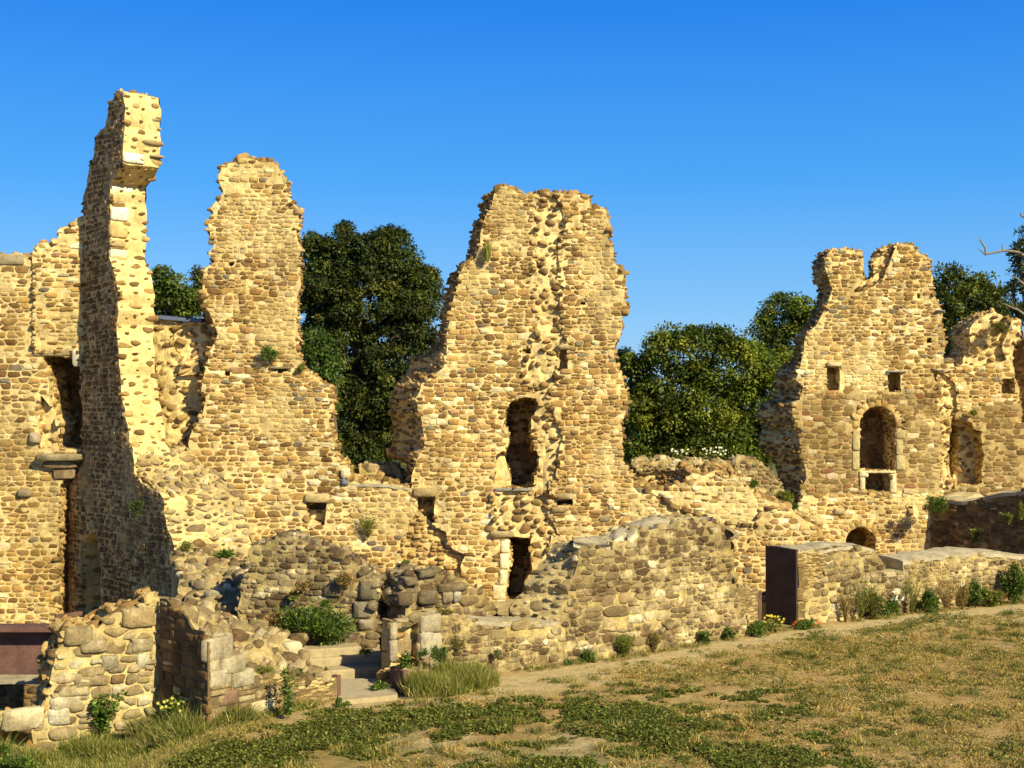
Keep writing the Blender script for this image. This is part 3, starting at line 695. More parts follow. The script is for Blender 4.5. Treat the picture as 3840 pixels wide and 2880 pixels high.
# ================================================================ RUINS
PF = Plane((0, 40.0), (1, 0))
fr_ = lambda k, *p: fr(k, p)
tower2_r = fr_('A', (1362, 545), (1372, 525), (1430, 514), (1520, 505), (1600, 498), (1660, 512), (1715, 512), (1740, 560), (1768, 600), (1796, 645), (1785, 690), (1812, 750), (1835, 790), (1880, 805), (1883, 832), (1845, 845), (1868, 890), (1862, 990), (1872, 1080), (1850, 1100), (1868, 1190), (1872, 1280), (1848, 1340), (1845, 1430), (1860, 1500)) \
    + fr_('B', (1852, 20), (1872, 80), (1858, 180), (1880, 260), (1882, 305), (1950, 335), (1980, 380), (2030, 395), (2065, 450), (2075, 550), (2050, 620), (2060, 700), (2100, 790), (2130, 880)) \
    + fr_('E', (300, 385), (355, 430), (352, 524))
main_out = fr_('E', (430, 520), (560, 522), (650, 530), (740, 548), (745, 400), (770, 350), (800, 300), (812, 200), (785, 120), (770, 20)) + fr_('D', (765, 1493), (770, 1430), (800, 1385), (880, 1350), (930, 1290), (940, 1230), (955, 1160), (962, 1060), (985, 985), (975, 930), (1000, 860), (1020, 790), (1045, 730), (1070, 650), (1130, 620), (1150, 520), (1180, 420), (1195, 350), (1230, 300), (1245, 230), (1262, 182), (1325, 173), (1380, 200), (1440, 208), (1500, 200), (1600, 205), (1700, 212), (1800, 218), (1838, 228), (1850, 280), (1885, 300), (1948, 305), (1950, 345), (1985, 400), (1970, 480), (2002, 560), (1982, 625), (2050, 680), (2068, 725), (2040, 760), (2065, 800), (2060, 860), (2080, 930), (2050, 980), (2050, 1040), (2020, 1085), (2010, 1140), (1995, 1200), (2005, 1290), (2050, 1380), (2068, 1480)) \
    + fr_('E', (2070, 70), (2040, 150), (2040, 300), (2030, 390), (2080, 440), (2112, 470), (2116, 555))
curt_r = fr_('F', (300, 1400), (400, 1402), (430, 1372), (500, 1362), (520, 1300), (580, 1322), (640, 1300), (720, 1312), (780, 1325), (830, 1380), (860, 1440), (950, 1462), (1010, 1472), (1060, 1525), (1120, 1560), (1200, 1590))
bottom = [(3120, 2500), (900, 2500)]
t2_left = fr_('B', (1440, 1290), (1400, 1180), (1350, 1040), (1280, 960), (1180, 915), (1165, 870), (1178, 780), (1200, 690), (1250, 600), (1268, 540), (1278, 500), (1262, 400), (1268, 320), (1285, 250), (1310, 180), (1372, 90)) + fr_('A', (1330, 1550), (1300, 1470), (1265, 1400), (1258, 1300), (1262, 1180), (1328, 1130), (1298, 1085), (1322, 1030), (1305, 1010), (1312, 960), (1296, 890), (1335, 830), (1318, 790), (1345, 740), (1388, 690), (1368, 640))
outline = tower2_r + main_out + curt_r + bottom + t2_left
scar = fr_('D', (1520, 205), (1600, 205), (1660, 260), (1690, 330), (1700, 450), (1650, 520), (1645, 640), (1640, 760), (1660, 880), (1640, 1000), (1690, 1080), (1650, 1180), (1640, 1310), (1610, 1400), (1560, 1500), (1500, 1480), (1430, 1300), (1440, 1200), (1500, 1150), (1560, 1050), (1480, 900), (1500, 780), (1490, 680), (1520, 600), (1500, 500), (1530, 400), (1530, 300))
scar2 = fr_('E', (1500, 40), (1600, 40), (1640, 180), (1650, 330), (1640, 450), (1580, 560), (1640, 620), (1580, 700), (1620, 820), (1600, 900), (1560, 980), (1480, 1010), (1480, 880), (1350, 850), (1240, 800), (1240, 570), (1480, 565), (1490, 480), (1530, 420), (1500, 300), (1480, 150))
herring = fr_('E', (770, 690), (830, 720), (870, 790), (940, 830), (960, 880), (1010, 930), (1060, 975), (1055, 1080), (960, 1100), (850, 1065), (740, 1060), (660, 990), (650, 900), (710, 830), (720, 740))
win_up = fr_('E', (1355, 10), (1330, 60), (1300, 165), (1345, 195), (1340, 270), (1300, 320), (1260, 350), (1250, 550), (1480, 552), (1500, 480), (1528, 420), (1520, 340), (1490, 300), (1482, 150), (1508, 60), (1510, -10), (1450, -20), (1380, -8))
win_in = fr_('E', (1355, 10), (1330, 60), (1300, 165), (1345, 195), (1340, 270), (1310, 330), (1325, 400), (1350, 470), (1355, 545), (1478, 545), (1500, 480), (1528, 420), (1520, 340), (1490, 300), (1482, 150), (1508, 60), (1510, -10), (1450, -20), (1380, -8))
door = fr_('E', (1350, 850), (1480, 865), (1478, 920), (1482, 1010), (1490, 1060), (1455, 1100), (1440, 1200), (1436, 1316), (1318, 1316), (1332, 1100), (1352, 1000), (1352, 900))
pocket = fr_('E', (1240, 828), (1300, 832), (1360, 852), (1350, 870), (1240, 845))
rect = lambda k, x0, y0, x1, y1: fr(k, [(x0, y0), (x1, y0), (x1, y1), (x0, y1)])
zones = [
    (fr_('A', (1340, 540), (1700, 500), (1800, 620), (1760, 700), (1420, 730), (1300, 700)), 0, 'leftw'),
    (fr_('B', (1270, 290), (2100, 330), (2160, 980), (2157, 1320), (1640, 1340), (1450, 1100), (1180, 870), (1240, 560)), 0, 'tanw'),
    (fr_('B', (1180, 680), (1500, 800), (1900, 1000), (2000, 1300), (1600, 1500), (1380, 1660), (1100, 1660), (1000, 900)), 0, 'left'),
    (fr_('E', (350, 500), (1240, 500), (1240, 1400), (0, 1400), (0, 860)), 0, 'rubwhite'),
    (fr_('D', (770, 1210), (1640, 1180), (1640, 1720), (690, 1720)), 0, 'tanw'),
    (scar, .06, 'scar', .10), (scar2, .09, 'scar', .09), (herring, .24, 'pebble', .04),
    (fr_('E', (770, 600), (882, 600), (875, 700), (880, 780), (830, 740), (770, 700)), .55, 'core', .01),
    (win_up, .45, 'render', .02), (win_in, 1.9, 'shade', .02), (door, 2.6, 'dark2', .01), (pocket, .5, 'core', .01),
    (rect('E', 78, 638, 205, 700), .9, 'core', .01), (fr_('E', (78, 690), (205, 690), (195, 780), (85, 740)), .45, 'render', .01),
    (rect('E', 1642, 618, 1742, 656), .6, 'dark2', .005), (rect('D', 1652, 1180, 1708, 1312), .45, 'core', .01), (rect('D', 1420, 1172, 1470, 1205), .4, 'core', .01),
    (rect('D', 1785, 880, 1820, 906), .4, 'dark2', .004), (rect('B', 1392, 314, 1432, 348), .4, 'core', .004), (fr_('B', (1690, 302), (1790, 302), (1740, 345)), .4, 'core', .004),
    (rect('E', 1175, 960, 1194, 990), .4, 'dark2', .004), (fr_('A', (1418, 1130), (1470, 1128), (1440, 1160), (1420, 1152)), .4, 'dark2', .004),
    (rect('F', 672, 1436, 722, 1536), .6, 'dark2', .005), (rect('G', 808, 440, 850, 500), .35, 'core', .01),
    (fr_('F', (300, 1395), (860, 1300), (1060, 1500), (1060, 1620), (640, 1560), (420, 1480)), -.03, 'leftw'),
    (fr_('G', (890, 280), (1740, 230), (1740, 700), (740, 700)), 0, 'rubwhite'),
]
offs = [(fr_('D', (1250, 190))[0], (-45, 0)), (fr_('D', (1150, 430))[0], (-45, 0)), (fr_('D', (1050, 700))[0], (-45, 0)), (fr_('D', (960, 1080))[0], (-40, 0)), (fr_('D', (930, 1270))[0], (-150, 10)),
        (fr_('D', (770, 1450))[0], (-120, 5)), (fr_('E', (790, 150))[0], (-130, 0)), (fr_('E', (800, 320))[0], (-145, 0)), (fr_('E', (745, 450))[0], (-30, 0)), (fr_('E', (560, 522))[0], (0, -10)),
        (fr_('D', (1400, 200))[0], (0, 0)), (fr_('D', (1840, 230))[0], (0, 0)), (fr_('D', (2000, 600))[0], (0, 0)), (fr_('D', (2050, 1000))[0], (0, 0)), (fr_('E', (2040, 200))[0], (0, 0)),
        (fr_('A', (1365, 600))[0], (-10, 0)), (fr_('A', (1310, 960))[0], (-20, 0)), (fr_('A', (1260, 1250))[0], (-35, 0)), (fr_('A', (1300, 1480))[0], (-70, 0)), (fr_('B', (1260, 400))[0], (-60, 0)), (fr_('B', (1200, 680))[0], (-30, 0)),
        (fr_('A', (1780, 600))[0], (-45, 0)), (fr_('A', (1840, 800))[0], (-48, 0)), (fr_('A', (1860, 1000))[0], (-48, 0)), (fr_('A', (1860, 1250))[0], (-48, 0)), (fr_('B', (1870, 100))[0], (-44, 0)), (fr_('B', (2060, 550))[0], (-36, 0)), (fr_('B', (2110, 800))[0], (-32, 0)), (fr_('F', (600, 1310))[0], (0, -15)), (fr_('F', (1000, 1470))[0], (0, -10))]
gF = Geo()
wall(gF, PF, outline, 1.9, 'tan', zones, cells=.09, rag=.04, offs=offs, edge='core', edge_pr=1.3, seed=3)
# deep chambers behind the two openings need a closed back, built as part of the wall
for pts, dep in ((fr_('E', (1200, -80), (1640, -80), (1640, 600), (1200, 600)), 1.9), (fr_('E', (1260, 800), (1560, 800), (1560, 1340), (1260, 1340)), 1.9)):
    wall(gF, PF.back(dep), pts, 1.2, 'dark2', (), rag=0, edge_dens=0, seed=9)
EW = PF.uv([fr_('E', (420, 0))[0], fr_('E', (2116, 0))[0], fr_('E', (1600, 0))[0], (2950, 0)])[:, 0]
def fsplit(c):
    x = c[:, 0] * 40.0 / c[:, 1].clip(39.9, None) if False else c[:, 0]
    lowleft = x < EW[0] - .25
    return np.where(lowleft, 'a', np.where((x > EW[1]), 'c', 'b'))
parts = gF.split(fsplit)
r_t2 = root('ruined_tower', 'tall narrow stone pinnacle left of the dark tree', 'ruin', 'standing fragments of the ruined facade', 'thing', (-8, 40, 0))
parts['a'].build('masonry', r_t2)
r_mt = root('ruined_tower', 'widest tower with a vertical scar, a dark window and a black doorway below', 'ruin', 'standing fragments of the ruined facade', 'thing', (1.5, 40, 0))
parts['b'].build('masonry', r_mt)
r_cu = root('curtain_wall', 'low broken pale stone wall linking the scarred tower to the arched tower', 'wall', 'standing fragments of the ruined facade', 'thing', (7, 40, 0))
parts['c'].build('masonry', r_cu)
capping('ledge_capping', PF, fr_('E', (356, 522), (430, 520), (560, 522), (650, 530), (738, 546)), 1.9, r_mt, .09, .03, 6)
# dressed pieces on the facade
g = Geo()
for i, q in enumerate([(1290, 870, 1345, 950), (1285, 955, 1340, 1050), (1282, 1055, 1326, 1150), (1240, 1150, 1322, 1240), (1262, 1243, 1318, 1314)]):
    p = fr('E', [q[:2], q[2:]]); block(g, PF, (*p[0], *p[1]), .05, 0, (.78, .66, .42), 12, .01, .02, i)
_each(g, 'door_jamb', r_mt)
g = Geo(); p = fr('E', [(1225, 815), (1375, 856)]); block(g, PF, (*p[0], *p[1]), .12, -.02, (.42, .32, .17), 5, .05, .1, 3); g.build('door_lintel', r_mt)
g = Geo(); p = fr('E', [(1245, 548), (1482, 566)]); block(g, PF, (*p[0], *p[1]), .06, 0, (.30, .28, .25), 8, .03, .1, 4); _each(g, 'window_sill', r_mt)
g = Geo()
for i, (k, q, c) in enumerate([('E', (745, 545, 900, 602), (.37, .27, .13)), ('E', (1640, 580, 1755, 617), (.44, .34, .18)), ('E', (1600, 665, 1700, 700), (.40, .30, .16)), ('D', (1640, 1150, 1722, 1180), (.42, .32, .17))]):
    p = fr(k, [q[:2], q[2:]]); block(g, PF, (*p[0], *p[1]), .10, 0, c, 6, .04, .1, i)
_each(g, 'beam_hole_lintel', r_mt)
g = Geo()
for i, (k, q, c) in enumerate([('E', (70, 580, 225, 638), (.52, .40, .20)), ('B', (1675, 290, 1820, 304), (.30, .25, .18)), ('A', (1830, 795, 1890, 838), (.45, .32, .15)), ('E', (296, 425, 356, 488), (.75, .65, .42)), ('E', (296, 489, 345, 528), (.20, .22, .28))]):
    p = fr(k, [q[:2], q[2:]]); block(g, PF, (*p[0], *p[1]), .09, 0, c, 5, .05, .1, i)
_each(g, 'projecting_stone', r_t2)
# shaded return wall with the tall fin
sdir = np.array([math.cos(R(49.0)), -math.sin(R(49.0))]); sA = at_xy(220, 43.0); PS = Plane(sA, sdir)
s_out = fr_('A', (722, 72), (765, 66), (775, 150), (772, 250), (766, 440), (765, 516), (735, 565), (692, 640), (686, 760), (684, 900), (680, 1080), (708, 1180), (733, 1330), (738, 1440), (722, 1520)) \
    + fr_('B', (728, 60), (740, 250), (750, 400), (775, 560), (788, 650), (802, 760), (838, 850), (842, 960), (900, 1030), (960, 1060), (1020, 1100), (1022, 1200), (1040, 1300), (1080, 1390), (1100, 1520), (1180, 1570), (1300, 1620)) \
    + fr_('C', (1400, 330), (1440, 380), (1480, 400), (1500, 490), (1545, 560), (1545, 640), (1545, 1000), (350, 1000)) \
    + fr_('B', (350, 1660), (365, 1040), (470, 1000), (515, 880), (512, 600), (515, 330), (512, 130)) \
    + fr_('A', (512, 1640), (518, 1300), (525, 900), (522, 830), (525, 700), (545, 620), (562, 520), (585, 450), (600, 370), (625, 312), (655, 280), (665, 230), (678, 155), (702, 130))
slit = fr_('B', (545, 1345), (580, 1320), (605, 1360), (620, 1450), (625, 1660)) + fr_('C', (690, 300), (700, 520), (720, 560), (640, 640), (545, 640), (540, 540), (560, 400), (560, 100))
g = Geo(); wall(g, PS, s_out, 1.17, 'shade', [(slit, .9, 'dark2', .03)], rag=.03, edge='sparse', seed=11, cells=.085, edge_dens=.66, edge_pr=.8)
r_s = root('ruined_wall', 'tall shaded return wall rising to a slender fin with a sunlit broken end', 'wall', None, 'thing', (-11, 39, 0))
g.build('masonry', r_s)
g = Geo(); core_out = fr_('B', (800, 830), (850, 850), (860, 960), (960, 1050), (1010, 1095), (1030, 1200), (1050, 1300), (1080, 1390), (1110, 1510), (1190, 1565), (1300, 1615)) + fr_('C', (1400, 335), (1440, 385), (1480, 410), (1500, 500), (1540, 570), (1540, 1000), (800, 1000))
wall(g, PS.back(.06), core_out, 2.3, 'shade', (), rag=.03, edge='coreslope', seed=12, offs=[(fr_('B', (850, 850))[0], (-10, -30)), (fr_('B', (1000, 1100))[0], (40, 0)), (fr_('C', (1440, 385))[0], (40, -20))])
g.build('rubble_core', r_s)
g = Geo(); p = fr('A', [(690, 745), (775, 780)])
for i, (q, c) in enumerate([((770, 450, 896, 530), (.80, .73, .55))]): pass
# pale quoins on the lit end of the fin are set on a plane square to the wall
PE = Plane(PS.pos(PS.uv([fr_('A', (686, 900))[0]])[:, 0], np.array([0.0]))[0][:2], (math.sin(R(49.0)), math.cos(R(49.0))))
for i, (q, c) in enumerate([((690, 655, 835, 735), (.78, .71, .55)), ((690, 742, 770, 778), (.38, .26, .12)), ((688, 785, 800, 880), (.80, .74, .60)), ((685, 895, 795, 985), (.62, .45, .20)), ((682, 992, 778, 1040), (.42, .31, .16)), ((684, 1050, 790, 1115), (.72, .63, .42))]):
    p = fr('A', [q[:2], q[2:]]); block(g, PE, (*p[0], *p[1]), .05, .0, c, 7, .03, .03, i)
for i, (q, c) in enumerate([((740, 178, 840, 245), (.46, .33, .15)), ((745, 250, 795, 295), (.34, .25, .13)), ((778, 430, 880, 455), (.28, .2, .1)), ((780, 580, 905, 632), (.36, .27, .14))]):
    p = fr('B', [q[:2], q[2:]]); block(g, PE, (*p[0], *p[1]), .06, .0, c, 5, .05, .1, i)
_each(g, 'quoin', r_s)
PSP = Plane(PS.pos(PS.uv([fr_('A', (766, 480))[0]])[:, 0], np.array([0.0]))[0][:2], (math.sin(R(49.0)), math.cos(R(49.0))))
g = Geo(); p = fr('A', [(768, 448), (898, 528)]); block(g, PSP, (*p[0], *p[1]), .08, .0, (.86, .80, .64), 9, .02, .02, 1, .35); g.build('arch_springer', r_s)
g = Geo()
for i, (k, q, c) in enumerate([('A', (880, 365, 1018, 418), (.34, .25, .13)), ('A', (935, 462, 1022, 492), (.45, .35, .2)), ('A', (925, 225, 998, 270), (.36, .27, .15))]):
    p = fr(k, [q[:2], q[2:]]); block(g, PSP, (*p[0], *p[1]), .16, .03, c, 3.2, .08, .1, i, .2)
_each(g, 'projecting_stone', r_s)

# infill wall between fin and pinnacle
PC = Plane((0, 40.75), (1, 0))
g = Geo(); wall(g, PC, fr_('A', (930, 1490), (980, 1492), (1100, 1500), (1260, 1512), (1400, 1500)) + fr_('B', (1400, 0), (1500, 1500), (700, 1500), (740, 300)), .8, 'sparse', [(fr_('B', (1060, 60), (1320, -10), (1340, 170), (1180, 260), (1100, 200)), .12, 'scar'), (fr_('B', (1120, 260), (1250, 250), (1260, 340), (1130, 350)), -.22, 'core')], rag=.03, edge='core', seed=13, offs=[((600, 1200), (0, -8))])
r_c = root('infill_wall', 'pale mortared wall with scattered stones between the fin and the narrow pinnacle', 'wall', None, 'thing', (-10, 40.75, 0)); g.build('masonry', r_c)
a = at(*fr_('A', (968, 1475))[0], 40.6); b = at(*fr_('A', (1252, 1500))[0], 40.6)
o = box('slate_coping', strip(a[:2], b[:2], .75), 0, 0, MAT['slate'], r_c, .015, None)
for v in o.data.vertices:
    k = (v.co.x + r_c.location.x - a[0]) / (b[0] - a[0]); zc = a[2] + (b[2] - a[2]) * k; v.co.z = zc + (.05 if v.index >= 4 else -.06) + (.06 if v.co.y + r_c.location.y > 41 else 0)

# far left wall
PL = Plane((0, 41.62), (1, 0))
l_out = fr_('A', (-120, 1080), (0, 1078), (118, 1080), (150, 1112), (215, 1120), (202, 1075), (238, 1022), (330, 1018), (345, 1000), (372, 985), (366, 938), (432, 905), (440, 880), (500, 858), (524, 840)) + [(316, 1200), (312, 1500), (308, 1718), (262, 1770), (222, 1822), (218, 1950), (216, 2900), (-80, 2900)]
lop = fr_('B', (262, 225), (330, 225), (452, 228), (500, 300), (508, 560), (505, 800), (350, 802), (345, 740), (365, 640), (330, 560), (300, 480), (305, 400), (295, 310))
g = Geo(); wall(g, PL, l_out, 2.2, 'left', [(fr_('A', (205, 1000), (640, 820), (640, 1700), (205, 1700)), -.06, 'leftw'), (fr_('B', (250, 470), (330, 560), (372, 800), (230, 800)), .25, 'sparse'), (lop, 1.9, 'dark2', .03)], rag=.03, seed=21, edge='core')
r_l = root('ruined_wall', 'sunlit stone wall with a dark upper doorway, behind the tall fin', 'wall', None, 'thing', (-15, 43, 0)); g.build('masonry', r_l)
PLf = Plane((0, 41.25), (1, 0))
g = Geo(); p = fr('B', [(205, 832), (520, 878)]); block(g, PLf, (*p[0], *p[1]), .12, .1, (.33, .27, .16), 5, .04, .3, 2, .7)
p = fr('B', [(250, 880), (460, 925)]); block(g, PLf, (*p[0], *p[1]), .05, .22, (.30, .22, .12), 5, .04, .3, 3, .6)
p = fr('B', [(310, 925), (440, 990)]); block(g, PLf, (*p[0], *p[1]), .0, .28, (.28, .20, .11), 5, .04, .3, 4, .6)
g.build('doorway_ledge', r_l)
g = Geo()
for i, (k, q, c) in enumerate([('B', (115, 1050, 205, 1100), (.30, .24, .15)), ('B', (185, 700, 252, 765), (.42, .32, .22)), ('B', (200, 185, 450, 225), (.44, .34, .18)), ('B', (452, 180, 512, 290), (.74, .70, .58)), ('A', (-40, 1082, 155, 1150), (.34, .27, .16))]):
    p = fr(k, [q[:2], q[2:]]); block(g, PL, (*p[0], *p[1]), .14 if i < 2 else .06, 0, c, 6, .04, .1, i)
_each(g, 'projecting_stone', r_l)

# right tower
PR = Plane((0, 46.0), (1, 0))
r_out = fr_('F', (1237, 185), (1300, 184), (1385, 190), (1390, 235), (1405, 268), (1390, 315), (1405, 335), (1445, 330), (1455, 290), (1448, 262), (1446, 238), (1470, 195), (1480, 182), (1560, 165), (1600, 157), (1670, 165), (1682, 192), (1730, 225), (1745, 290), (1755, 400), (1782, 450), (1806, 500), (1798, 560), (1812, 640), (1800, 742), (1862, 752), (1862, 800), (1786, 805), (1786, 1380), (1760, 1430), (1752, 1500), (1752, 1800), (1752, 1950), (960, 1950), (960, 1480), (1060, 1500), (1100, 1440), (1080, 1400), (1110, 1340), (1095, 1250), (1080, 1150), (1085, 1100), (1060, 1070), (1040, 1000), (1095, 880), (1050, 840), (1085, 780), (1090, 720), (1110, 620), (1150, 570), (1175, 540), (1200, 500), (1225, 440), (1235, 380), (1225, 330), (1205, 280), (1215, 235))
arc = lambda k, cx, cy, r, a0, a1, n=12: fr(k, [(cx + r * math.cos(R(a0 + (a1 - a0) * i / n)), cy - r * math.sin(R(a0 + (a1 - a0) * i / n))) for i in range(n + 1)])
awin = arc('F', 1473, 1068, 90, 0, 180, 16) + fr_('F', (1378, 1300), (1562, 1300))
aring = arc('F', 1473, 1068, 128, 0, 180, 16) + fr_('F', (1345, 1100), (1600, 1100))
low = arc('G', 1385, 450, 76, 0, 180, 12) + fr_('G', (1309, 640), (1461, 640))
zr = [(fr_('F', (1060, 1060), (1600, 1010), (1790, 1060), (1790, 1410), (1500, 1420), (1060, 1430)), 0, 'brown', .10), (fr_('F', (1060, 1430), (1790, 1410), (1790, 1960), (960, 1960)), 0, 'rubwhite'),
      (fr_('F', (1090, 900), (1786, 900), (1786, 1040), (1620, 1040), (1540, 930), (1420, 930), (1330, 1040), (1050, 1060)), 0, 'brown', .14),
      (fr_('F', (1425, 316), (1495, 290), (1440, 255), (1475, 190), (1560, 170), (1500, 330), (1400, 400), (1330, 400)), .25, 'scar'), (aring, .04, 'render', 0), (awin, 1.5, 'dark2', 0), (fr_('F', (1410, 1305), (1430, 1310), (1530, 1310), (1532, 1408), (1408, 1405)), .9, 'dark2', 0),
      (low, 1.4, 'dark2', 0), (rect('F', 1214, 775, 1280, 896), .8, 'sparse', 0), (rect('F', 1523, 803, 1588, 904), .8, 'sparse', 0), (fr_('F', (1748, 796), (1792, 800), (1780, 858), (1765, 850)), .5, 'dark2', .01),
      (rect('F', 1720, 628, 1747, 656), .5, 'dark2', .004), (rect('F', 1672, 404, 1690, 430), .5, 'dark2', .004), (rect('F', 1490, 592, 1505, 612), .4, 'dark2', .004), (rect('G', 1620, 268, 1648, 308), .3, 'dark2', .004)]
ro = [(fr_('F', (1237, 190))[0], (0, 0)), (fr_('F', (1215, 300))[0], (0, 0)), (fr_('F', (1180, 530))[0], (10, -10)), (fr_('F', (1090, 720))[0], (15, 0)), (fr_('F', (1050, 840))[0], (-30, -25)), (fr_('F', (1070, 880))[0], (-60, 0)), (fr_('F', (1050, 1040))[0], (-90, 0)), (fr_('F', (1080, 1150))[0], (-115, 0)), (fr_('F', (1095, 1300))[0], (-70, 0)), (fr_('F', (1090, 1420))[0], (-10, 0)), (fr_('F', (1060, 1500))[0], (0, 0)),
      (fr_('F', (1400, 260))[0], (0, 0)), (fr_('F', (1446, 250))[0], (60, 0)), (fr_('F', (1446, 320))[0], (50, 0)), (fr_('F', (1600, 160))[0], (0, 0)), (fr_('F', (1750, 400))[0], (0, 0)), (fr_('F', (1800, 700))[0], (0, 0)), (fr_('F', (1786, 1100))[0], (0, 0))]
g = Geo(); wall(g, PR, r_out, 1.9, 'right', zr, rag=.035, offs=ro, edge='scar', edge_pr=1.5, seed=31, cells=.09)
r_r = root('ruined_tower', 'twin-peaked tower with a round-arched window, right of the leafy trees', 'ruin', 'standing fragments of the ruined facade', 'thing', (13, 46, 0)); g.build('masonry', r_r)
g = Geo(); arch(g, PR, fr_('F', (1473, 1068))[0], 92 * .7414, 126 * .7414, -8, 188, 11, 'pale', .02)
for i, (x0, y0, x1, y1) in enumerate([(1345, 1095, 1382, 1200), (1343, 1205, 1380, 1298), (1565, 1095, 1612, 1140), (1565, 1145, 1600, 1220), (1565, 1225, 1610, 1298)]):
    p = fr('F', [(x0, y0), (x1, y1)]); block(g, PR, (*p[0], *p[1]), .035, 0, (.50, .40, .20), 10, .01, .1, i)
g.build('arch_surround', r_r)
g = Geo(); arch(g, PR, fr_('G', (1385, 450))[0], 78 * .7414, 106 * .7414, 0, 180, 10, 'pale', .025); g.build('low_arch_surround', r_r)
g = Geo()
for i, (x0, y0, x1, y1) in enumerate([(1378, 1304, 1425, 1334), (1400, 1302, 1565, 1314), (1532, 1316, 1566, 1415), (1380, 1336, 1408, 1400)]):
    p = fr('F', [(x0, y0), (x1, y1)]); block(g, PR, (*p[0], *p[1]), .05, 0, (.66, .54, .32), 10, .01, .05, i)
_each(g, 'window_sill', r_r)
g = Geo()
for i, (x0, y0, x1, y1, c) in enumerate([(1212, 752, 1290, 775, (.6, .5, .3)), (1515, 795, 1620, 804, (.34, .32, .3)), (1745, 790, 1812, 797, (.34, .32, .3)), (1765, 490, 1812, 500, (.3, .3, .32)), (1620, 1492, 1650, 1525, (.34, .22, .1)), (1245, 1488, 1305, 1525, (.6, .46, .24))]):
    p = fr('F', [(x0, y0), (x1, y1)]); block(g, PR, (*p[0], *p[1]), .12, 0, c, 6, .03, .05, i)
_each(g, 'projecting_stone', r_r)

# wall beyond the right tower
PQ = Plane((0, 47.6), (1, 0))
q_out = fr_('F', (1770, 790), (1880, 782), (1905, 760), (1930, 700), (1952, 660), (1946, 575), (2010, 515), (2060, 497), (2118, 512), (2140, 535), (2190, 540), (2200, 600), (2168, 655), (2155, 740), (2168, 830), (2190, 920), (2200, 1000), (2212, 1150), (2225, 1500), (2225, 2000), (1740, 2000))
qop = fr_('J', (370, 145), (440, 150), (500, 170), (535, 225), (578, 235), (590, 320), (598, 430), (580, 560), (590, 650), (500, 668), (395, 665), (360, 600), (345, 480), (335, 400), (372, 320), (350, 240))
g = Geo(); wall(g, PQ, q_out, 1.7, 'right', [(fr_('F', (1860, 1000), (2212, 930), (2225, 1500), (1770, 1500)), 0, 'brown', .14), (fr_('F', (1940, 560), (2060, 490), (2150, 540), (2100, 680), (2120, 740), (1960, 780), (1880, 780)), .2, 'scar'), (fr_('F', (1790, 800), (1870, 860), (1860, 1400), (1790, 1400)), .12, 'scar'), (qop, .75, 'scar', .03), (fr_('J', (350, 195), (455, 200), (460, 330), (440, 560), (400, 650), (350, 600), (340, 380)), 1.5, 'dark2', .02), (rect('F', 2100, 835, 2165, 915), .7, 'sparse', .01)], rag=.035, seed=33, edge='scar', offs=[(fr_('F', (1930, 640))[0], (-20, 0)), (fr_('F', (2190, 800))[0], (20, 0))])
r_q = root('ruined_wall', 'ragged sunlit wall with a broken doorway opening, to the right of the arched tower', 'wall', 'standing fragments of the ruined facade', 'thing', (17, 47.6, 0)); g.build('masonry', r_q)
g = Geo(); PQ2 = plane_px(3780, 49.6, 3990, 47.9)
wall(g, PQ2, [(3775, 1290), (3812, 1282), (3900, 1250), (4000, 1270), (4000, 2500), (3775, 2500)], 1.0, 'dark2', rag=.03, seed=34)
r_q2 = root('ruined_wall', 'shaded wall end cut by the picture edge, behind the broken doorway wall', 'wall', None, 'thing', (19, 48, 0)); g.build('masonry', r_q2)

# dark return wall
a = at_xy(3498, 45.9); PD = Plane(a, (math.cos(R(50)), -math.sin(R(50))))
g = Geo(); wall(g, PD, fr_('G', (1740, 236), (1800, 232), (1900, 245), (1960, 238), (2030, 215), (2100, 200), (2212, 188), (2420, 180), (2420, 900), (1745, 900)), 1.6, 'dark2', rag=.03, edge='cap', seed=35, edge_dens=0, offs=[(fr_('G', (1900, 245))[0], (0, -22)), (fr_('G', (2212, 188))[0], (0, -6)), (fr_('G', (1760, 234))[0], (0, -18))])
r_d = root('boundary_wall', 'dark shaded wall with creepers and a pale top, at the right below the doorway wall', 'wall', None, 'thing', (16, 43, 0)); g.build('masonry', r_d)
capping('mortar_capping', PD, fr_('G', (1745, 236), (1800, 232), (1900, 245), (1960, 238), (2030, 215), (2100, 200), (2212, 188), (2400, 180)), 1.7, r_d, .12, .06, 4)

# back wall behind the low link wall
PB = Plane((0, 42.2), (1, 0))
g = Geo(); wall(g, PB, fr_('F', (228, 1500), (232, 1400), (236, 1345), (262, 1262), (330, 1255), (400, 1240), (432, 1250), (500, 1252), (560, 1252), (640, 1262), (720, 1266), (745, 1285), (760, 1245), (850, 1242), (880, 1252), (930, 1320), (980, 1365), (1000, 1500)), 1.4, 'greys', [(fr_('F', (240, 1320), (420, 1300), (520, 1310), (500, 1400), (230, 1400)), .15, 'scar')], rag=.04, seed=37, edge='coreslope')
r_b = root('ruined_wall', 'low weathered wall stump with daisies on top, in front of the rounded trees', 'wall', None, 'thing', (6, 42.2, 0)); g.build('masonry', r_b)
g = Geo(); wall(g, Plane((0, 41.6), (1, 0)), fr_('E', (405, 560), (412, 418), (450, 405), (640, 405), (660, 430), (700, 560)), 1.2, 'greyb', rag=.02, seed=38, edge='cap')
r_bb = root('stone_block', 'low flat-topped block of masonry on the ledge at the foot of the dark tree', 'ruin', None, 'thing', (-4, 41.6, 0)); g.build('masonry', r_bb)

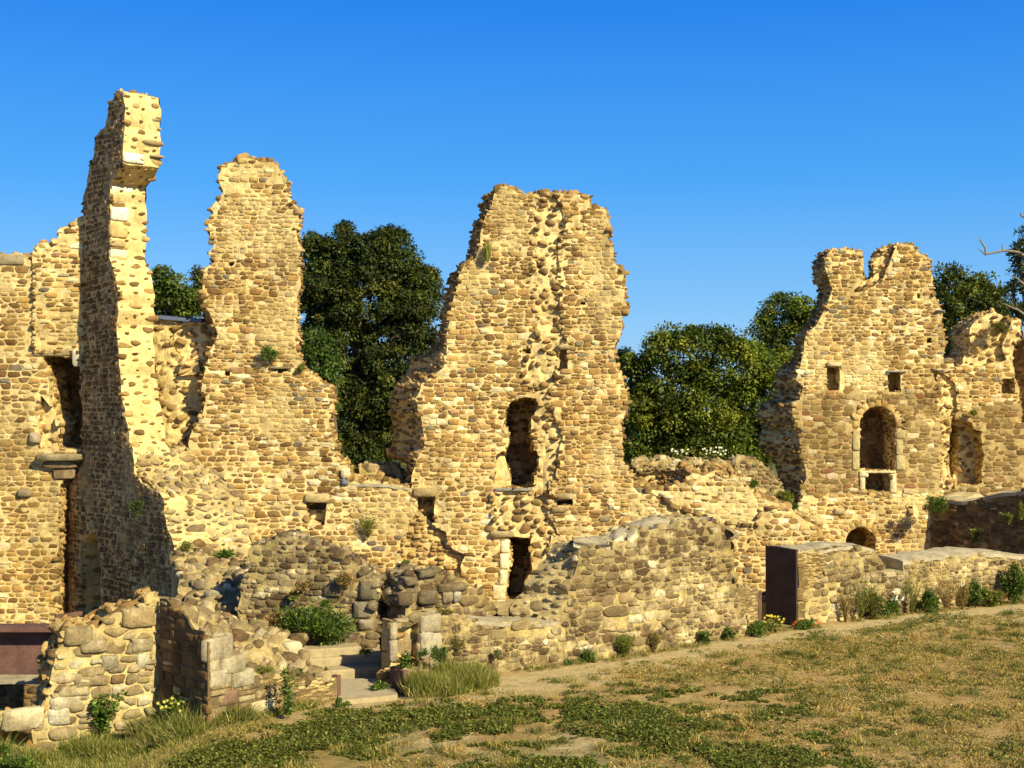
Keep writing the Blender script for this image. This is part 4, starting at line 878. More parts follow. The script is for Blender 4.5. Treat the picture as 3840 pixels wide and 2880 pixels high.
# ================================================================ OUTER LOW WALLS
# left corner bastion: lit face, shaded return, dressed front
c1, c2, c3, c4 = np.array((-9.7, 24.02)), np.array((-6.98, 25.68)), np.array((-5.67, 24.2)), np.array((-3.62, 26.9))
r_k = root('bastion_wall', 'broken corner wall of large pale blocks with a shaded squared return and dressed front courses', 'wall', None, 'thing', (-7, 25, 0))
PL1 = Plane(c1, c2 - c1)
l1 = fr_('C', (1112, 480), (1060, 482), (1020, 500), (1000, 530), (940, 550), (900, 562), (860, 580), (800, 600), (720, 640), (680, 690), (560, 690), (500, 690), (440, 705), (410, 725), (425, 770), (440, 800), (385, 850), (372, 900), (362, 1000), (352, 1060), (372, 1105), (312, 1140), (330, 1190), (312, 1250), (0, 1260), (-60, 1270), (-60, 1400), (0, 1388), (215, 1380), (225, 1520), (-60, 1525), (-60, 2300), (1112, 2300))
g = Geo(); wall(g, PL1, l1, 1.0, 'big', (), rag=.025, edge='core', seed=41, cells=.07, offs=[(fr_('C', (1000, 520))[0], (20, -8)), (fr_('C', (700, 640))[0], (10, -12)), (fr_('C', (380, 900))[0], (0, 0)), (fr_('C', (100, 1260))[0], (0, 75)), (fr_('C', (280, 1258))[0], (0, 60)), (fr_('C', (330, 1150))[0], (10, 20))])
for i, (x0, y0, x1, y1, c) in enumerate([(445, 690, 640, 800, (.36, .28, .15)), (850, 565, 1075, 675, (.44, .33, .17)), (0, 1262, 310, 1375, (.62, .53, .34)), (345, 1175, 570, 1240, (.58, .5, .33)), (510, 1005, 705, 1080, (.33, .25, .14)), (690, 880, 815, 975, (.34, .29, .2)), (900, 760, 1060, 850, (.46, .38, .24)), (400, 1095, 620, 1150, (.45, .36, .2)), (945, 870, 1040, 960, (.66, .6, .44)), (560, 780, 740, 850, (.38, .3, .18)), (330, 1250, 480, 1350, (.6, .53, .38))]):
    p = fr('C', [(x0, y0), (x1, y1)]); block(g, PL1, (*p[0], *p[1]), .08, 0, c, 7, .06, .3, i)
g.build('rubble_face', r_k)
PR1 = Plane(c2 + np.array([-.02, -.02]), c3 - c2)
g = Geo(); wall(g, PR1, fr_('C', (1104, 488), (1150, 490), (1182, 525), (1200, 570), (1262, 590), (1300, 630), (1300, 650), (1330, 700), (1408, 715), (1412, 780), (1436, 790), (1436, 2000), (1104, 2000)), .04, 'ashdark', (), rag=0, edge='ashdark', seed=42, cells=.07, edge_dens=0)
g.build('shaded_return', r_k)
PF2 = Plane(c3, c4 - c3)
g = Geo(); wall(g, PF2, fr_('C', (1442, 775), (1605, 775), (1610, 900), (1690, 905), (1692, 990), (1752, 1000), (1760, 1045), (1900, 1048), (2120, 1040), (2330, 1030), (2330, 1900), (1440, 1900)), .10, 'ashlar', [(fr_('C', (1760, 1035), (2340, 1020), (2340, 1900), (2070, 1900), (2060, 1200), (1980, 1110), (1770, 1070)), .0, 'slate', .01)], rag=.008, edge='ashlar', seed=43, cells=.07, edge_dens=0)
for i, (x0, y0, x1, y1, c) in enumerate([(1418, 772, 1608, 898, (.42, .36, .25)), (1520, 900, 1690, 988, (.44, .38, .26)), (1442, 902, 1516, 990, (.5, .43, .29)), (1440, 995, 1600, 1078, (.50, .43, .29)), (1605, 995, 1752, 1076, (.46, .40, .27)), (1545, 1130, 1640, 1208, (.30, .18, .12))]):
    p = fr('C', [(x0, y0), (x1, y1)]); block(g, PF2, (*p[0], *p[1]), .05, 0, c, 11, .01, .15, i)
g.build('dressed_front', r_k)
def Wp(k, x, y, Y): return at(*fr(k, [(x, y)])[0], Y)
g = Geo()
patch(g, [[PF2.pos(*PF2.uv(fr('C', [(x, y)])).T, .13)[0] for x, y in ((1452, 800), (1600, 800), (1700, 1000), (1950, 1045), (2325, 1035))],
          [Wp('C', x, y, Y) for x, y, Y in ((1330, 640, 25.6), (1500, 760, 26.2), (1700, 830, 26.6), (1920, 920, 27.1), (2230, 1000, 27.6))],
          [Wp('C', x, y, Y) for x, y, Y in ((1180, 520, 26.2), (1380, 600, 27.0), (1580, 690, 27.6), (1800, 720, 28.2), (2080, 830, 28.3))],
          [Wp('C', x, y, Y) for x, y, Y in ((1100, 490, 27.3), (1300, 540, 28.2), (1550, 640, 29.4), (1800, 680, 29.8), (2080, 790, 29.6))]], 'coreslope', .12, 5, -1.5, 1.0)
g.build('rubble_core', r_k)
e1 = np.array(c4); tt = (c4 - c3) / np.linalg.norm(c4 - c3); nn2 = np.array([-tt[1], tt[0]])
o = box('steel_edge', [tuple(e1 + tt * .0), tuple(e1 + tt * .12 - nn2 * 0), tuple(e1 + tt * .10 + nn2 * .16), tuple(e1 + nn2 * .16)], -.2, PF2.uv(fr_('C', (2325, 1030)))[0, 1] + .02, MAT['corten'], r_k, .006)

# gangway of rusted steel over the pit
r_g = root('steel_gangway', 'rusty brown steel parapet of a gangway crossing the dark pit at the lower left', 'gangway', None, 'thing', (-12, 28, 0))
za = at(*fr_('C', (380, 690))[0], 28.0)[2]
def gx(x, Y): return (fr('C', [(x, 0)])[0][0] - CX) / FPX * Y
box('side_panel', strip((gx(-700, 28.3), 28.3), (gx(392, 28.3), 28.3), .03), at(0, fr_('C', (0, 1035))[0][1], 28.3)[2], za, MAT['corten'], r_g, .004)
box('handrail', [(gx(-700, 28), 27.9), (gx(385, 28), 27.9), (gx(400, 28), 28.45), (gx(-700, 28), 28.45)], za - .08, za + .02, MAT['corten'], r_g, .006)
box('end_post', [(gx(388, 28), 27.95), (gx(405, 28), 27.95), (gx(420, 28), 28.5), (gx(400, 28), 28.5)], -.3, za - .03, MAT['corten'], r_g, .004)
z2 = at(0, fr_('C', (0, 1045))[0][1], 27.8)[2]
box('deck_edge', [(gx(-700, 27.8), 27.75), (gx(335, 27.8), 27.75), (gx(350, 28.2), 28.28), (gx(-700, 28.2), 28.28)], z2 - .10, z2 + .0, MAT['lime'], r_g, .006)
box('handrail', strip((gx(400, 30), 30), (gx(520, 30), 30.6), .08), za - .15, za - .05, MAT['corten'], r_g, .004)
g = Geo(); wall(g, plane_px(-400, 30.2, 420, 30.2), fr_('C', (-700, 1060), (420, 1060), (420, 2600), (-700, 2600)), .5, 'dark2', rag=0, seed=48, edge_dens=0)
o = g.build('pit_wall', None); tag(o, 'unlit stone wall of the pit under the gangway', 'wall', None, 'thing')

# steps
r_st = root('stone_steps', 'three worn stone steps with a sandy landing in the gap of the low wall', 'steps', None, 'thing', (-3.7, 28, 0))
sd_ = np.array([.955, .296]); sn_ = np.array([-.296, .955])
def step(pl, Y, x1k, z0, z1, dep, mat, name='step'):
    a = on_z(*fr_('K', pl)[0], z1)[:2]
    L = 0
    # right end where the column of x1k is met
    px = fr_('K', (x1k, 0))[0][0]; q = (px - CX) / FPX
    L = (q * a[1] - a[0]) / (sd_[0] - q * sd_[1])
    quad = [tuple(a), tuple(a + sd_ * L), tuple(a + sd_ * L + sn_ * dep), tuple(a + sn_ * dep)]
    return box(name, quad, z0, z1, mat, r_st, .03)
step((430, 985), 0, 800, -.1, .19, .9, MAT['dressed']); step((280, 905), 0, 830, .0, .37, .9, MAT['dressed']); step((200, 845), 0, 660, .1, .55, 1.2, MAT['dressed'])
q = [on_z(*p, .02)[:2] for p in fr_('K', (500, 1196), (905, 1152), (850, 1040), (470, 1045))]
box('landing', [tuple(x) for x in q], -.1, .03, MAT['paving'], r_st, .004)
q = [on_z(*p, .02)[:2] for p in fr_('K', (520, 1197), (905, 1158), (905, 1144), (520, 1178))]
box('threshold_strip', [tuple(x) for x in q], -.08, .036, MAT['dressed'], r_st, .002)
g = Geo(); patch(g, [[Wp('K', x, y, Y) for x, y, Y in ((40, 930, 27.6), (170, 960, 28.0), (330, 985, 28.3))], [Wp('K', x, y, Y) for x, y, Y in ((0, 800, 28.4), (120, 840, 28.7), (220, 880, 28.8))], [Wp('K', x, y, Y) for x, y, Y in ((-20, 720, 29.4), (120, 750, 29.6), (220, 820, 29.6))]], 'coreslope', .1, 8, -.5, 1.3)
g.build('rubble_cheek', r_st)
# terrace behind steps carrying the bush
g = Geo(); patch(g, [[Wp('K', x, y, Y) for x, y, Y in ((-250, 740, 29.6), (0, 740, 29.9), (230, 830, 29.8), (400, 810, 30.0), (600, 800, 30.2))], [Wp('K', x, y, Y) for x, y, Y in ((-250, 640, 30.7), (0, 640, 30.6), (200, 700, 30.5), (400, 740, 30.4), (620, 740, 30.4))]], 'mossy', .12, 18, -.5, .5)
o = g.build('rubble_bank', None); tag(o, 'stony bank behind the top step, carrying the leafy bush', 'rubble', None, 'thing')

# pier beside the steps and low wall to the ragged one
w0, w1, w2, w3 = np.array((-2.72, 27.95)), np.array((1.2, 30.5)), np.array((6.35, 34.2)), np.array((7.83, 35.7))
r_p = root('broken_pier', 'broken pier of tall dressed blocks at the right side of the steps', 'ruin', None, 'thing', (-2, 27.5, 0))
PW = Plane(w0, w1 - w0)
g = Geo(); wall(g, PW, fr_('K', (848, 640), (870, 642), (905, 650), (1010, 650), (1040, 610), (1090, 602), (1205, 600), (1208, 870), (1200, 1000), (1200, 1500), (850, 1500), (848, 1300)), .38, 'ashlar', [(fr_('K', (900, 690), (1050, 640), (1040, 720), (1100, 760), (1040, 830), (1010, 1000), (900, 1500), (860, 1500), (860, 960), (890, 860)), .25, 'scar', .04)], rag=.012, edge='greyb', seed=44, cells=.06, edge_dens=0)
for i, (x0, y0, x1, y1, c, d) in enumerate([(846, 655, 900, 770, (.44, .36, .24), 0), (846, 775, 900, 920, (.42, .35, .24), 0), (1055, 604, 1203, 715, (.40, .33, .22), 0), (1055, 722, 1150, 900, (.44, .39, .29), 0), (1120, 730, 1207, 960, (.47, .40, .28), 0), (930, 760, 1040, 900, (.38, .29, .17), .3), (920, 640, 1010, 680, (.42, .33, .2), .2)]):
    p = fr('K', [(x0, y0), (x1, y1)]); block(g, PW, (*p[0], *p[1]), .07, d, c, 9, .02, .2, i)
g.build('masonry', r_p)
r_lw = root('low_wall', 'low weathered wall with flat block coping, right of the tall grass', 'wall', None, 'thing', (0, 29.5, 0))
g = Geo(); wall(g, PW, fr_('K', (1208, 600), (1300, 610), (1440, 640), (1600, 655), (1720, 650), (2060, 655), (2075, 1500), (1208, 1500)), .9, 'grey', [(fr_('K', (1660, 650), (2080, 650), (2080, 760), (1660, 740)), 0, 'greyb'), (fr_('K', (1660, 740), (2080, 740), (2080, 840), (1660, 880)), 0, 'greys')], rag=.02, edge='cap', seed=45, cells=.07, edge_dens=0)
g.build('masonry', r_lw)
capping('mortar_capping', PW, fr_('K', (1440, 642), (1600, 656), (1720, 652), (2060, 656)), .95, r_lw, .08, .0, 5)
g = Geo(); PW2 = PW.back(1.9)
wall(g, PW2, fr_('K', (925, 800), (960, 600), (960, 560), (900, 520), (905, 470), (945, 440), (950, 350), (1010, 335), (1040, 300), (1170, 290), (1200, 330), (1380, 350), (1400, 400), (1480, 420), (1510, 480), (1530, 540), (1600, 600), (1620, 800)), 1.2, 'grey', (), rag=.04, edge='mossy', seed=46)
for i, (x0, y0, x1, y1, c) in enumerate([(1040, 430, 1180, 520, (.2, .16, .1)), (900, 450, 1000, 530, (.17, .13, .08)), (1200, 435, 1275, 515, (.34, .27, .18)), (1275, 440, 1335, 512, (.5, .46, .35)), (945, 340, 1030, 390, (.25, .2, .13)), (1170, 385, 1370, 430, (.24, .19, .12)), (1030, 292, 1175, 335, (.2, .17, .11))]):
    p = fr('K', [(x0, y0), (x1, y1)]); block(g, PW2, (*p[0], *p[1]), .14, 0, c, 6, .07, .6, i, .2, .88)
o = g.build('ruined_wall', None); tag(o, 'dark lichened stump of rounded stones behind the low wall, left of the black doorway', 'ruin', None, 'thing')

# ragged middle wall with smooth sloping capping
r_w = root('weathered_wall', 'grey lichened wall with smooth sloping mortar capping and ragged dark left end', 'wall', None, 'thing', (4, 32.5, 0))
PW3 = Plane(w1, w2 - w1)
wd = fr_('L', (545, 1230), (540, 1100), (560, 1000), (590, 960), (560, 880), (600, 840), (640, 800), (640, 720), (660, 640), (700, 560), (715, 510)) + fr_('G', (0, 482), (60, 480), (130, 488), (140, 452), (200, 440), (232, 420), (262, 398), (290, 390), (380, 372), (480, 352), (500, 345), (555, 342), (600, 338), (640, 352), (700, 368), (738, 400), (742, 520), (752, 690), (790, 780), (812, 830), (815, 1400), (0, 1400)) + [(2110, 2800)]
g = Geo(); wall(g, PW3, wd, 1.1, 'grey', [(fr_('G', (430, 520), (760, 480), (830, 960), (420, 980)), 0, 'greys'), (fr_('G', (120, 720), (520, 700), (480, 880), (0, 880), (0, 760)), 0, 'greyb')], rag=.03, edge='coreslope', edge_pr=.7, seed=47, cells=.075, offs=[(fr_('L', (700, 540))[0], (-10, 0)), (fr_('L', (715, 500))[0], (0, 0)), (fr_('G', (30, 482))[0], (0, 0)), (fr_('G', (130, 488))[0], (0, 0)), (fr_('G', (300, 390))[0], (0, 0)), (fr_('L', (600, 850))[0], (-60, 0)), (fr_('L', (545, 1200))[0], (-115, 0)), (fr_('G', (60, 480))[0], (10, 0)), (fr_('G', (232, 420))[0], (0, 0)), (fr_('G', (380, 372))[0], (0, 10)), (fr_('G', (500, 345))[0], (0, -8)), (fr_('G', (700, 368))[0], (0, -6)), (fr_('G', (745, 600))[0], (0, 0))])
g.build('masonry', r_w)
# smooth capping laid over the top
capf = fr_('L', (650, 478), (700, 498), (850, 520), (1000, 510), (1040, 470), (1150, 460), (1210, 440), (1260, 400), (1300, 365), (1450, 345), (1531, 330)) + fr_('G', (640, 350))
capb = fr_('L', (640, 474), (780, 445), (900, 425), (980, 400), (1050, 350), (1130, 305), (1200, 275), (1280, 262), (1360, 252), (1440, 245), (1531, 238)) + fr_('G', (640, 338))
rowf = [PW3.pos(*PW3.uv([p]).T, .05)[0] for p in capf]
rowb = []
for p in capb:
    P2 = PW3.back(1.0); uvp = P2.uv([p]); rowb.append(P2.pos(uvp[:, 0], uvp[:, 1])[0])
me = bpy.data.meshes.new('mortar_capping'); n = 14; V = []; F = []
rows = []
for k in range(7):
    t_ = k / 6; row = []
    for a, b in zip(rowf, rowb):
        row.append(a * (1 - t_) + b * t_ + np.array([0, 0, .03 + .09 * math.sin(math.pi * t_)]))
    rows.append(np.array(row))
S = np.array(rows); a_ = np.linspace(0, S.shape[1] - 1, 60); ib = np.minimum(a_.astype(int), S.shape[1] - 2); fb = (a_ - ib)[None, :, None]
S = S[:, ib] * (1 - fb) + S[:, ib + 1] * fb; f_ = S.reshape(-1, 3); f_ = f_ + np.stack([0 * f_[:, 0], 0 * f_[:, 0], .03 * vn(f_, 2.5, 77) + .025 * vn(f_, 7.0, 78)], 1); S = f_.reshape(S.shape)
low_ = S - np.array([0, 0, 1.0]) * (.10 + .7 * np.linspace(0, 1, S.shape[0]))[:, None, None]; V = np.concatenate([S.reshape(-1, 3), low_.reshape(-1, 3)]); nr, nc = S.shape[:2]; N0 = nr * nc
for i in range(nr - 1):
    for j in range(nc - 1): F.append((i * nc + j, i * nc + j + 1, (i + 1) * nc + j + 1, (i + 1) * nc + j)); F.append(tuple(N0 + q for q in F[-1][::-1]))
for j in range(nc - 1): F.append((j, j + 1, N0 + j + 1, N0 + j)); F.append(((nr - 1) * nc + j, N0 + (nr - 1) * nc + j, N0 + (nr - 1) * nc + j + 1, (nr - 1) * nc + j + 1))
for i in range(nr - 1):
    for e in (0, nc - 1): F.append((i * nc + e, (i + 1) * nc + e, N0 + (i + 1) * nc + e, N0 + i * nc + e))
me.from_pydata([tuple(v) for v in V], [], F); me.update(); me.materials.append(MAT['lime'])
for p in me.polygons: p.use_smooth = True
o = bpy.data.objects.new('mortar_capping', me); COL.objects.link(o); o.parent = r_w; me.transform(Matrix.Translation(-Vector(r_w.location)))
# short shaded return in front of the black doorway
PJ = plane_px(2030, 36.2, 2110, 32.6)
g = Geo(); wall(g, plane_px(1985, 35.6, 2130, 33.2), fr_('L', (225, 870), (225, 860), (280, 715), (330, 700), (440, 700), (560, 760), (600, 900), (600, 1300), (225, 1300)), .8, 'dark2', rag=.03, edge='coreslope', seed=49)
p = fr('L', [(170, 860), (222, 1130)]); block(g, plane_px(1960, 35.7, 1990, 35.7), (*p[0], *p[1]), .05, 0, (.46, .36, .2), 10, .01, .1, 1)
o = g.build('ruined_wall', None); tag(o, 'small shaded stub of wall just right of the black doorway', 'ruin', None, 'thing')

# slate panel with steel edge, then wall with steel end plate
g = Geo(); PW4 = Plane(w2 + (w2 - w1) / np.linalg.norm(w2 - w1) * -.35 + np.array([-.05, .12]), w3 - w2)
wall(g, PW4, fr_('G', (752, 686), (868, 684), (868, 1100), (752, 1100)), .5, 'slate', rag=.0, edge='cap', seed=50, cells=.06)
r_pn = root('slate_panel', 'low panel of thin stacked slates left of the dark steel plate', 'wall', None, 'thing', (6.5, 34.4, 0)); g.build('stacked_slate', r_pn)
uvp = PW4.uv(fr_('G', (870, 700), (886, 700))); pa = PW4.pos(uvp[:, 0], uvp[:, 1]); zt = uvp[0, 1]
box('steel_edge', strip(pa[0][:2], pa[1][:2], .5), -.1, zt, MAT['corten'], r_pn, .004)
r_e = root('steel_faced_wall', 'stub wall end faced with a tall dark steel plate and stacked slates', 'wall', None, 'thing', (8, 36, 0))
w4 = np.array((16.6, 41.0)); PX = Plane(w3, w4 - w3); tX = PX.t[:2]; nX = np.array([-tX[1], tX[0]])
g = Geo(); wall(g, PX, fr_('G', (1070, 492), (1205, 491), (1240, 478), (1320, 470), (1400, 471), (1455, 488), (1480, 530), (1502, 560), (1500, 600), (1632, 602), (1632, 1500), (1070, 1500)), 1.15, 'grey', [(fr_('G', (1060, 480), (1205, 480), (1200, 560), (1175, 640), (1140, 720), (1120, 800), (1110, 1500), (1060, 1500)), .0, 'slate', .01), (fr_('G', (1110, 690), (1300, 640), (1400, 900), (1100, 950)), 0, 'big')], rag=.02, edge='cap', seed=51, cells=.075, edge_dens=0)
g.build('masonry', r_e)
capping('mortar_capping', PX, fr_('G', (1072, 492), (1205, 491), (1240, 480), (1320, 472), (1400, 473), (1458, 490)), 1.15, r_e, .08, .04, 1)
capping('stone_ledge', PX, fr_('G', (1500, 600), (1630, 602)), 1.15, r_e, .14, .0, 2, 'dressed')
zt = PX.uv(fr_('G', (1070, 489)))[0, 1]
box('steel_plate', [tuple(w3 - tX * .06 - nX * .03), tuple(w3 - tX * .0 - nX * .03), tuple(w3 + nX * 1.2), tuple(w3 - tX * .06 + nX * 1.2)], -.2, zt + .02, MAT['corten_dark'], r_e, .006)
r_f = root('parapet_wall', 'long low field-stone wall with pale capping running off at the right', 'wall', None, 'thing', (13, 39, 0))
PX2 = PX.back(.14)
g = Geo(); wall(g, PX2, fr_('G', (1600, 548), (1640, 545), (1740, 528), (1860, 515), (1960, 505), (2030, 508), (2120, 512), (2212, 528), (2330, 540), (2330, 1500), (1600, 1500)), 1.0, 'greys', rag=.02, edge='cap', seed=52, cells=.075, edge_dens=0)
g.build('masonry', r_f)
capping('mortar_capping', PX2, fr_('G', (1598, 548), (1640, 545), (1740, 528), (1860, 515), (1960, 505), (2030, 508), (2120, 512), (2212, 528), (2328, 540)), 1.0, r_f, .10, .09, 3)
# steel faced box at the foot of the pier
g = Geo(); cb = on_z(*fr_('K', (942, 1140))[0], 0)[:2]; dirb = (w1 - w0) / np.linalg.norm(w1 - w0); PB2 = Plane(cb, dirb)
hb = PB2.uv(fr_('K', (942, 995)))[0, 1]; nb = np.array([-dirb[1], dirb[0]])
r_x = root('steel_faced_block', 'small slate block with a rusty steel side plate at the foot of the pier', 'wall', None, 'thing', (float(cb[0]), float(cb[1]), 0))
wall(g, PB2, fr_('K', (965, 996), (1120, 985), (1120, 1300), (965, 1300)), .55, 'slate', rag=0, edge='cap', seed=53, cells=.05); g.build('stacked_slate', r_x)
box('steel_plate', [tuple(cb), tuple(cb + dirb * .13), tuple(cb + dirb * .13 + nb * .6), tuple(cb + nb * .6)], -.1, hb + .02, MAT['corten'], r_x, .006)

# remnant wall between steps and facade
r_m = root('ruined_wall', 'low grey wall with tufts of weed, between the steps and the narrow pinnacle', 'wall', None, 'thing', (-4, 31.3, 0))
PM = plane_px(900, 31.0, 1420, 30.5)
g = Geo(); wall(g, PM, fr_('B', (1500, 1650), (1540, 1560), (1570, 1500), (1540, 1440), (1562, 1395), (1680, 1365), (1760, 1350), (1850, 1372), (1920, 1400), (2000, 1405)) + fr_('E', (190, 950), (260, 960), (300, 1000), (380, 1010), (392, 1040), (440, 1065), (470, 1110), (528, 1120), (530, 1235), (505, 1250), (515, 1300), (500, 1400), (490, 1560), (490, 1900), (-400, 1900)), .95, 'greys', [(fr_('E', (-200, 1100), (560, 1100), (560, 1700), (-200, 1700)), 0, 'grey'), (fr_('B', (1500, 1350), (2000, 1340), (2157, 1500), (2157, 1570), (1800, 1480), (1500, 1520)), 0, 'greys')], rag=.035, edge='mossy', seed=54, cells=.075)
for i, (x0, y0, x1, y1, c) in enumerate([(648, 365, 770, 498, (.2, .165, .1)), (395, 385, 520, 470, (.24, .19, .12)), (600, 505, 735, 620, (.34, .29, .2)), (640, 630, 740, 705, (.38, .32, .22)), (470, 590, 590, 650, (.36, .3, .2))]):
    p = fr('K', [(x0, y0), (x1, y1)]); block(g, PM, (*p[0], *p[1]), .09, 0, c, 10, .03, .35, i)
g.build('masonry', r_m)
# slabs and rubble at the end of the shaded wall
g = Geo(); patch(g, [[Wp('C', x, y, Y) for x, y, Y in ((1160, 640, 31.5), (1400, 640, 31.3), (1560, 660, 31.0), (1700, 700, 30.6), (1900, 760, 30.2))], [Wp('C', x, y, Y) for x, y, Y in ((1250, 420, 33), (1440, 400, 32.6), (1560, 470, 32.2), (1640, 560, 31.8), (1760, 640, 31.4))],
              [Wp('C', x, y, Y) for x, y, Y in ((1180, 200, 35.5), (1400, 230, 35), (1560, 300, 34.0), (1640, 330, 33.4), (1700, 360, 33.0))], [Wp('B', x, y, Y) for x, y, Y in ((1100, 1440, 37.0), (1300, 1470, 36.6), (1450, 1490, 36.2), (1520, 1500, 36.0), (1560, 1470, 35.8))]], 'coreslope', .14, 61, -1.5, 1.1)
o = g.build('rubble_slope', None); tag(o, 'rubble slope falling from the shaded wall towards the bank of the steps', 'rubble', None, 'thing')

# ================================================================ FOLIAGE
def leafmesh(name, C, D, N, L, W, col, parent=None, mat='leaf'):
    D = D / np.linalg.norm(D, axis=1)[:, None]; S = np.cross(D, N); S /= np.linalg.norm(S, axis=1)[:, None].clip(1e-6)
    n = len(C); L = np.broadcast_to(L, n)[:, None]; W = np.broadcast_to(W, n)[:, None]
    sag = np.cross(S, D) * L * .12
    V = np.stack([C, C + D * L * .45 + S * W * .5 + sag, C + D * L, C + D * L * .45 - S * W * .5 + sag], 1).reshape(-1, 3)
    c = np.concatenate([np.repeat(col, 4, 0), np.ones((4 * n, 1))], 1)
    return mesh_from(name, V, np.arange(4 * n), np.arange(n) * 4, np.full(n, 4), MAT[mat], c, parent)
def rdir(n, rng):
    v = rng.normal(0, 1, (n, 3)); return v / np.linalg.norm(v, axis=1)[:, None]
def limb(name, paths, mat, parent=None, sides=7):
    """tapered tubes through [(point, radius), ...] lists, one mesh"""
    V = []; F = []
    for path in paths:
        b0 = len(V); P = [np.array(p) for p, r in path]
        for i, (p, r) in enumerate(path):
            d = P[min(i + 1, len(P) - 1)] - P[max(i - 1, 0)]; d = d / max(np.linalg.norm(d), 1e-6)
            a = np.cross(d, [0.3, .9, .1]); a /= np.linalg.norm(a); b = np.cross(d, a)
            for k in range(sides):
                t = 2 * math.pi * k / sides; V.append(np.array(p) + (a * math.cos(t) + b * math.sin(t)) * r)
            if i:
                for k in range(sides):
                    F.append((b0 + (i - 1) * sides + k, b0 + (i - 1) * sides + (k + 1) % sides, b0 + i * sides + (k + 1) % sides, b0 + i * sides + k))
    me = bpy.data.meshes.new(name); me.from_pydata([tuple(v) for v in V], [], F); me.update(); me.materials.append(MAT[mat])
    for p in me.polygons: p.use_smooth = True
    o = bpy.data.objects.new(name, me); COL.objects.link(o)
    if parent is not None: o.parent = parent; me.transform(Matrix.Translation(-Vector(parent.location)))
    return o
def tree(name, label, Y, blobs, base, cols, lsize, dens, seed, group='trees behind the ruins', fill=.35, droop=.3, spread=.30, per=15, gapn=.0, trunks=1):
    rng = np.random.default_rng(seed); sc_ = Y / FPX * 1.736
    bx = at(base * 1.736, 1500, Y); r = root(name, label, 'tree', group, 'thing', (float(bx[0]), Y, 0))
    B = []
    for cx, cy, rx, ry in blobs:
        c = at(cx * 1.736, cy * 1.736, Y + rng.uniform(-1, 1) * .5); B.append((c, rx * sc_, (rx + ry) / 2 * sc_ * .9, ry * sc_))
    CC = []; NN = []; cr = spread * 2.1
    for c, a, b, h in B:
        area = 4 * math.pi * ((a * b) ** 1.6 / 3 + (a * h) ** 1.6 / 3 + (b * h) ** 1.6 / 3) ** (1 / 1.6); n = int(area * dens * .42 / cr ** 2 * .3)
        d = rdir(n, rng); rad = 1 + .16 * vn(d * 2.6 + c, 1.0, seed) + .08 * vn(d * 6 + c, 1.0, seed + 1)
        inner = rng.random(n) < fill; rad = np.where(inner, rad * rng.uniform(.4, .8, n), rad * rng.uniform(.88, 1.0, n))
        p = c + d * (np.array([a, b, h]) - cr * .5) * rad[:, None]; k = np.ones(n, bool)
        for c2, a2, b2, h2 in B:
            if c2 is c: continue
            k &= ~((((p - c2) / np.array([a2, b2, h2])) ** 2).sum(1) < .42)
        if gapn > 0: k &= vn(p, .8, seed + 4) > -1 + gapn
        CC.append(p[k]); NN.append(d[k])
    CC = np.concatenate(CC); NN = np.concatenate(NN); n = len(CC); pc = int(per * 5.5)
    cc = np.array(cols)[rng.integers(0, len(cols), n)] * np.exp(rng.normal(0, .26, (n, 1))) * np.exp(.3 * vn(CC, .7, seed + 9))[:, None]
    C = np.repeat(CC, pc, 0); m = len(C); dd_ = rdir(m, rng); Nn = np.repeat(NN, pc, 0); dd_ = dd_ + Nn * .35 + np.array([0, 0, .45]); dd_ /= np.linalg.norm(dd_, axis=1)[:, None]
    crr = np.repeat(cr * rng.uniform(.6, 1.35, n), pc)[:, None]
    C = C + dd_ * crr * (rng.random((m, 1)) ** .35) * np.array([1, 1, .75]); D = rdir(m, rng) * .8 + dd_ * .5 + np.array([0, 0, -droop]); Nl = rdir(m, rng) * .55 + dd_ * .7 + np.array([0, 0, .4])
    col = np.repeat(cc, pc, 0) * np.exp(rng.normal(0, .2, (m, 1)))
    L = lsize * rng.uniform(.6, 1.4, m)
    leafmesh('crown', C, D, Nl, L, L * .55, col, r); print(label, m)
    paths = []; zt = max(b[0][2] for b in B)
    for t in range(trunks):
        b0 = np.array([bx[0] + rng.normal(0, .3) * (trunks > 1), Y, -0.3]); top = np.array([bx[0] + rng.normal(0, .5), Y, zt * .85]); pts = []
        for i in range(7):
            k = i / 6; pts.append((b0 * (1 - k) + top * k + rng.normal(0, .15, 3) * (0 < i < 6), .32 * (1 - k) + .04))
        paths.append(pts)
        for c, a, b, h in B:
            k = rng.uniform(.25, .7); s0 = b0 * (1 - k) + top * k; mid = (s0 + c) / 2 + rng.normal(0, .2, 3); end = c + np.array([rng.normal(0, .3) * a, 0, .6 * h])
            paths.append([(s0, .12), (mid, .08), (c, .06), (end, .02)])
            for q in range(2):
                e = c + rdir(1, rng)[0] * np.array([a, b, h]) * .9; paths.append([(c, .045), ((c + e) / 2 + rng.normal(0, .1, 3), .03), (e, .012)])
    limb('trunk', paths, 'bark', r, 6)
    return r
GD = [(.045, .062, .012), (.065, .080, .014), (.10, .105, .018), (.040, .055, .014)]
GC = [(.085, .115, .015), (.12, .15, .018), (.06, .085, .013), (.17, .18, .022)]
tree('birch_tree', 'tall dark loose-crowned tree between the narrow pinnacle and the scarred tower', 62, [(740, 560, 62, 62), (830, 565, 80, 68), (690, 620, 55, 75), (800, 650, 100, 90), (895, 640, 52, 80), (720, 740, 80, 90), (850, 770, 85, 95), (900, 720, 45, 60), (760, 900, 80, 110), (850, 880, 60, 90), (680, 545, 30, 45), (925, 625, 26, 55), (800, 985, 70, 60), (735, 1005, 55, 45), (745, 500, 14, 24), (850, 508, 38, 18), (700, 950, 60, 70)], 790, GD, .16, 7.0, 101, gapn=.30, droop=.5, spread=.24, per=20, trunks=2)
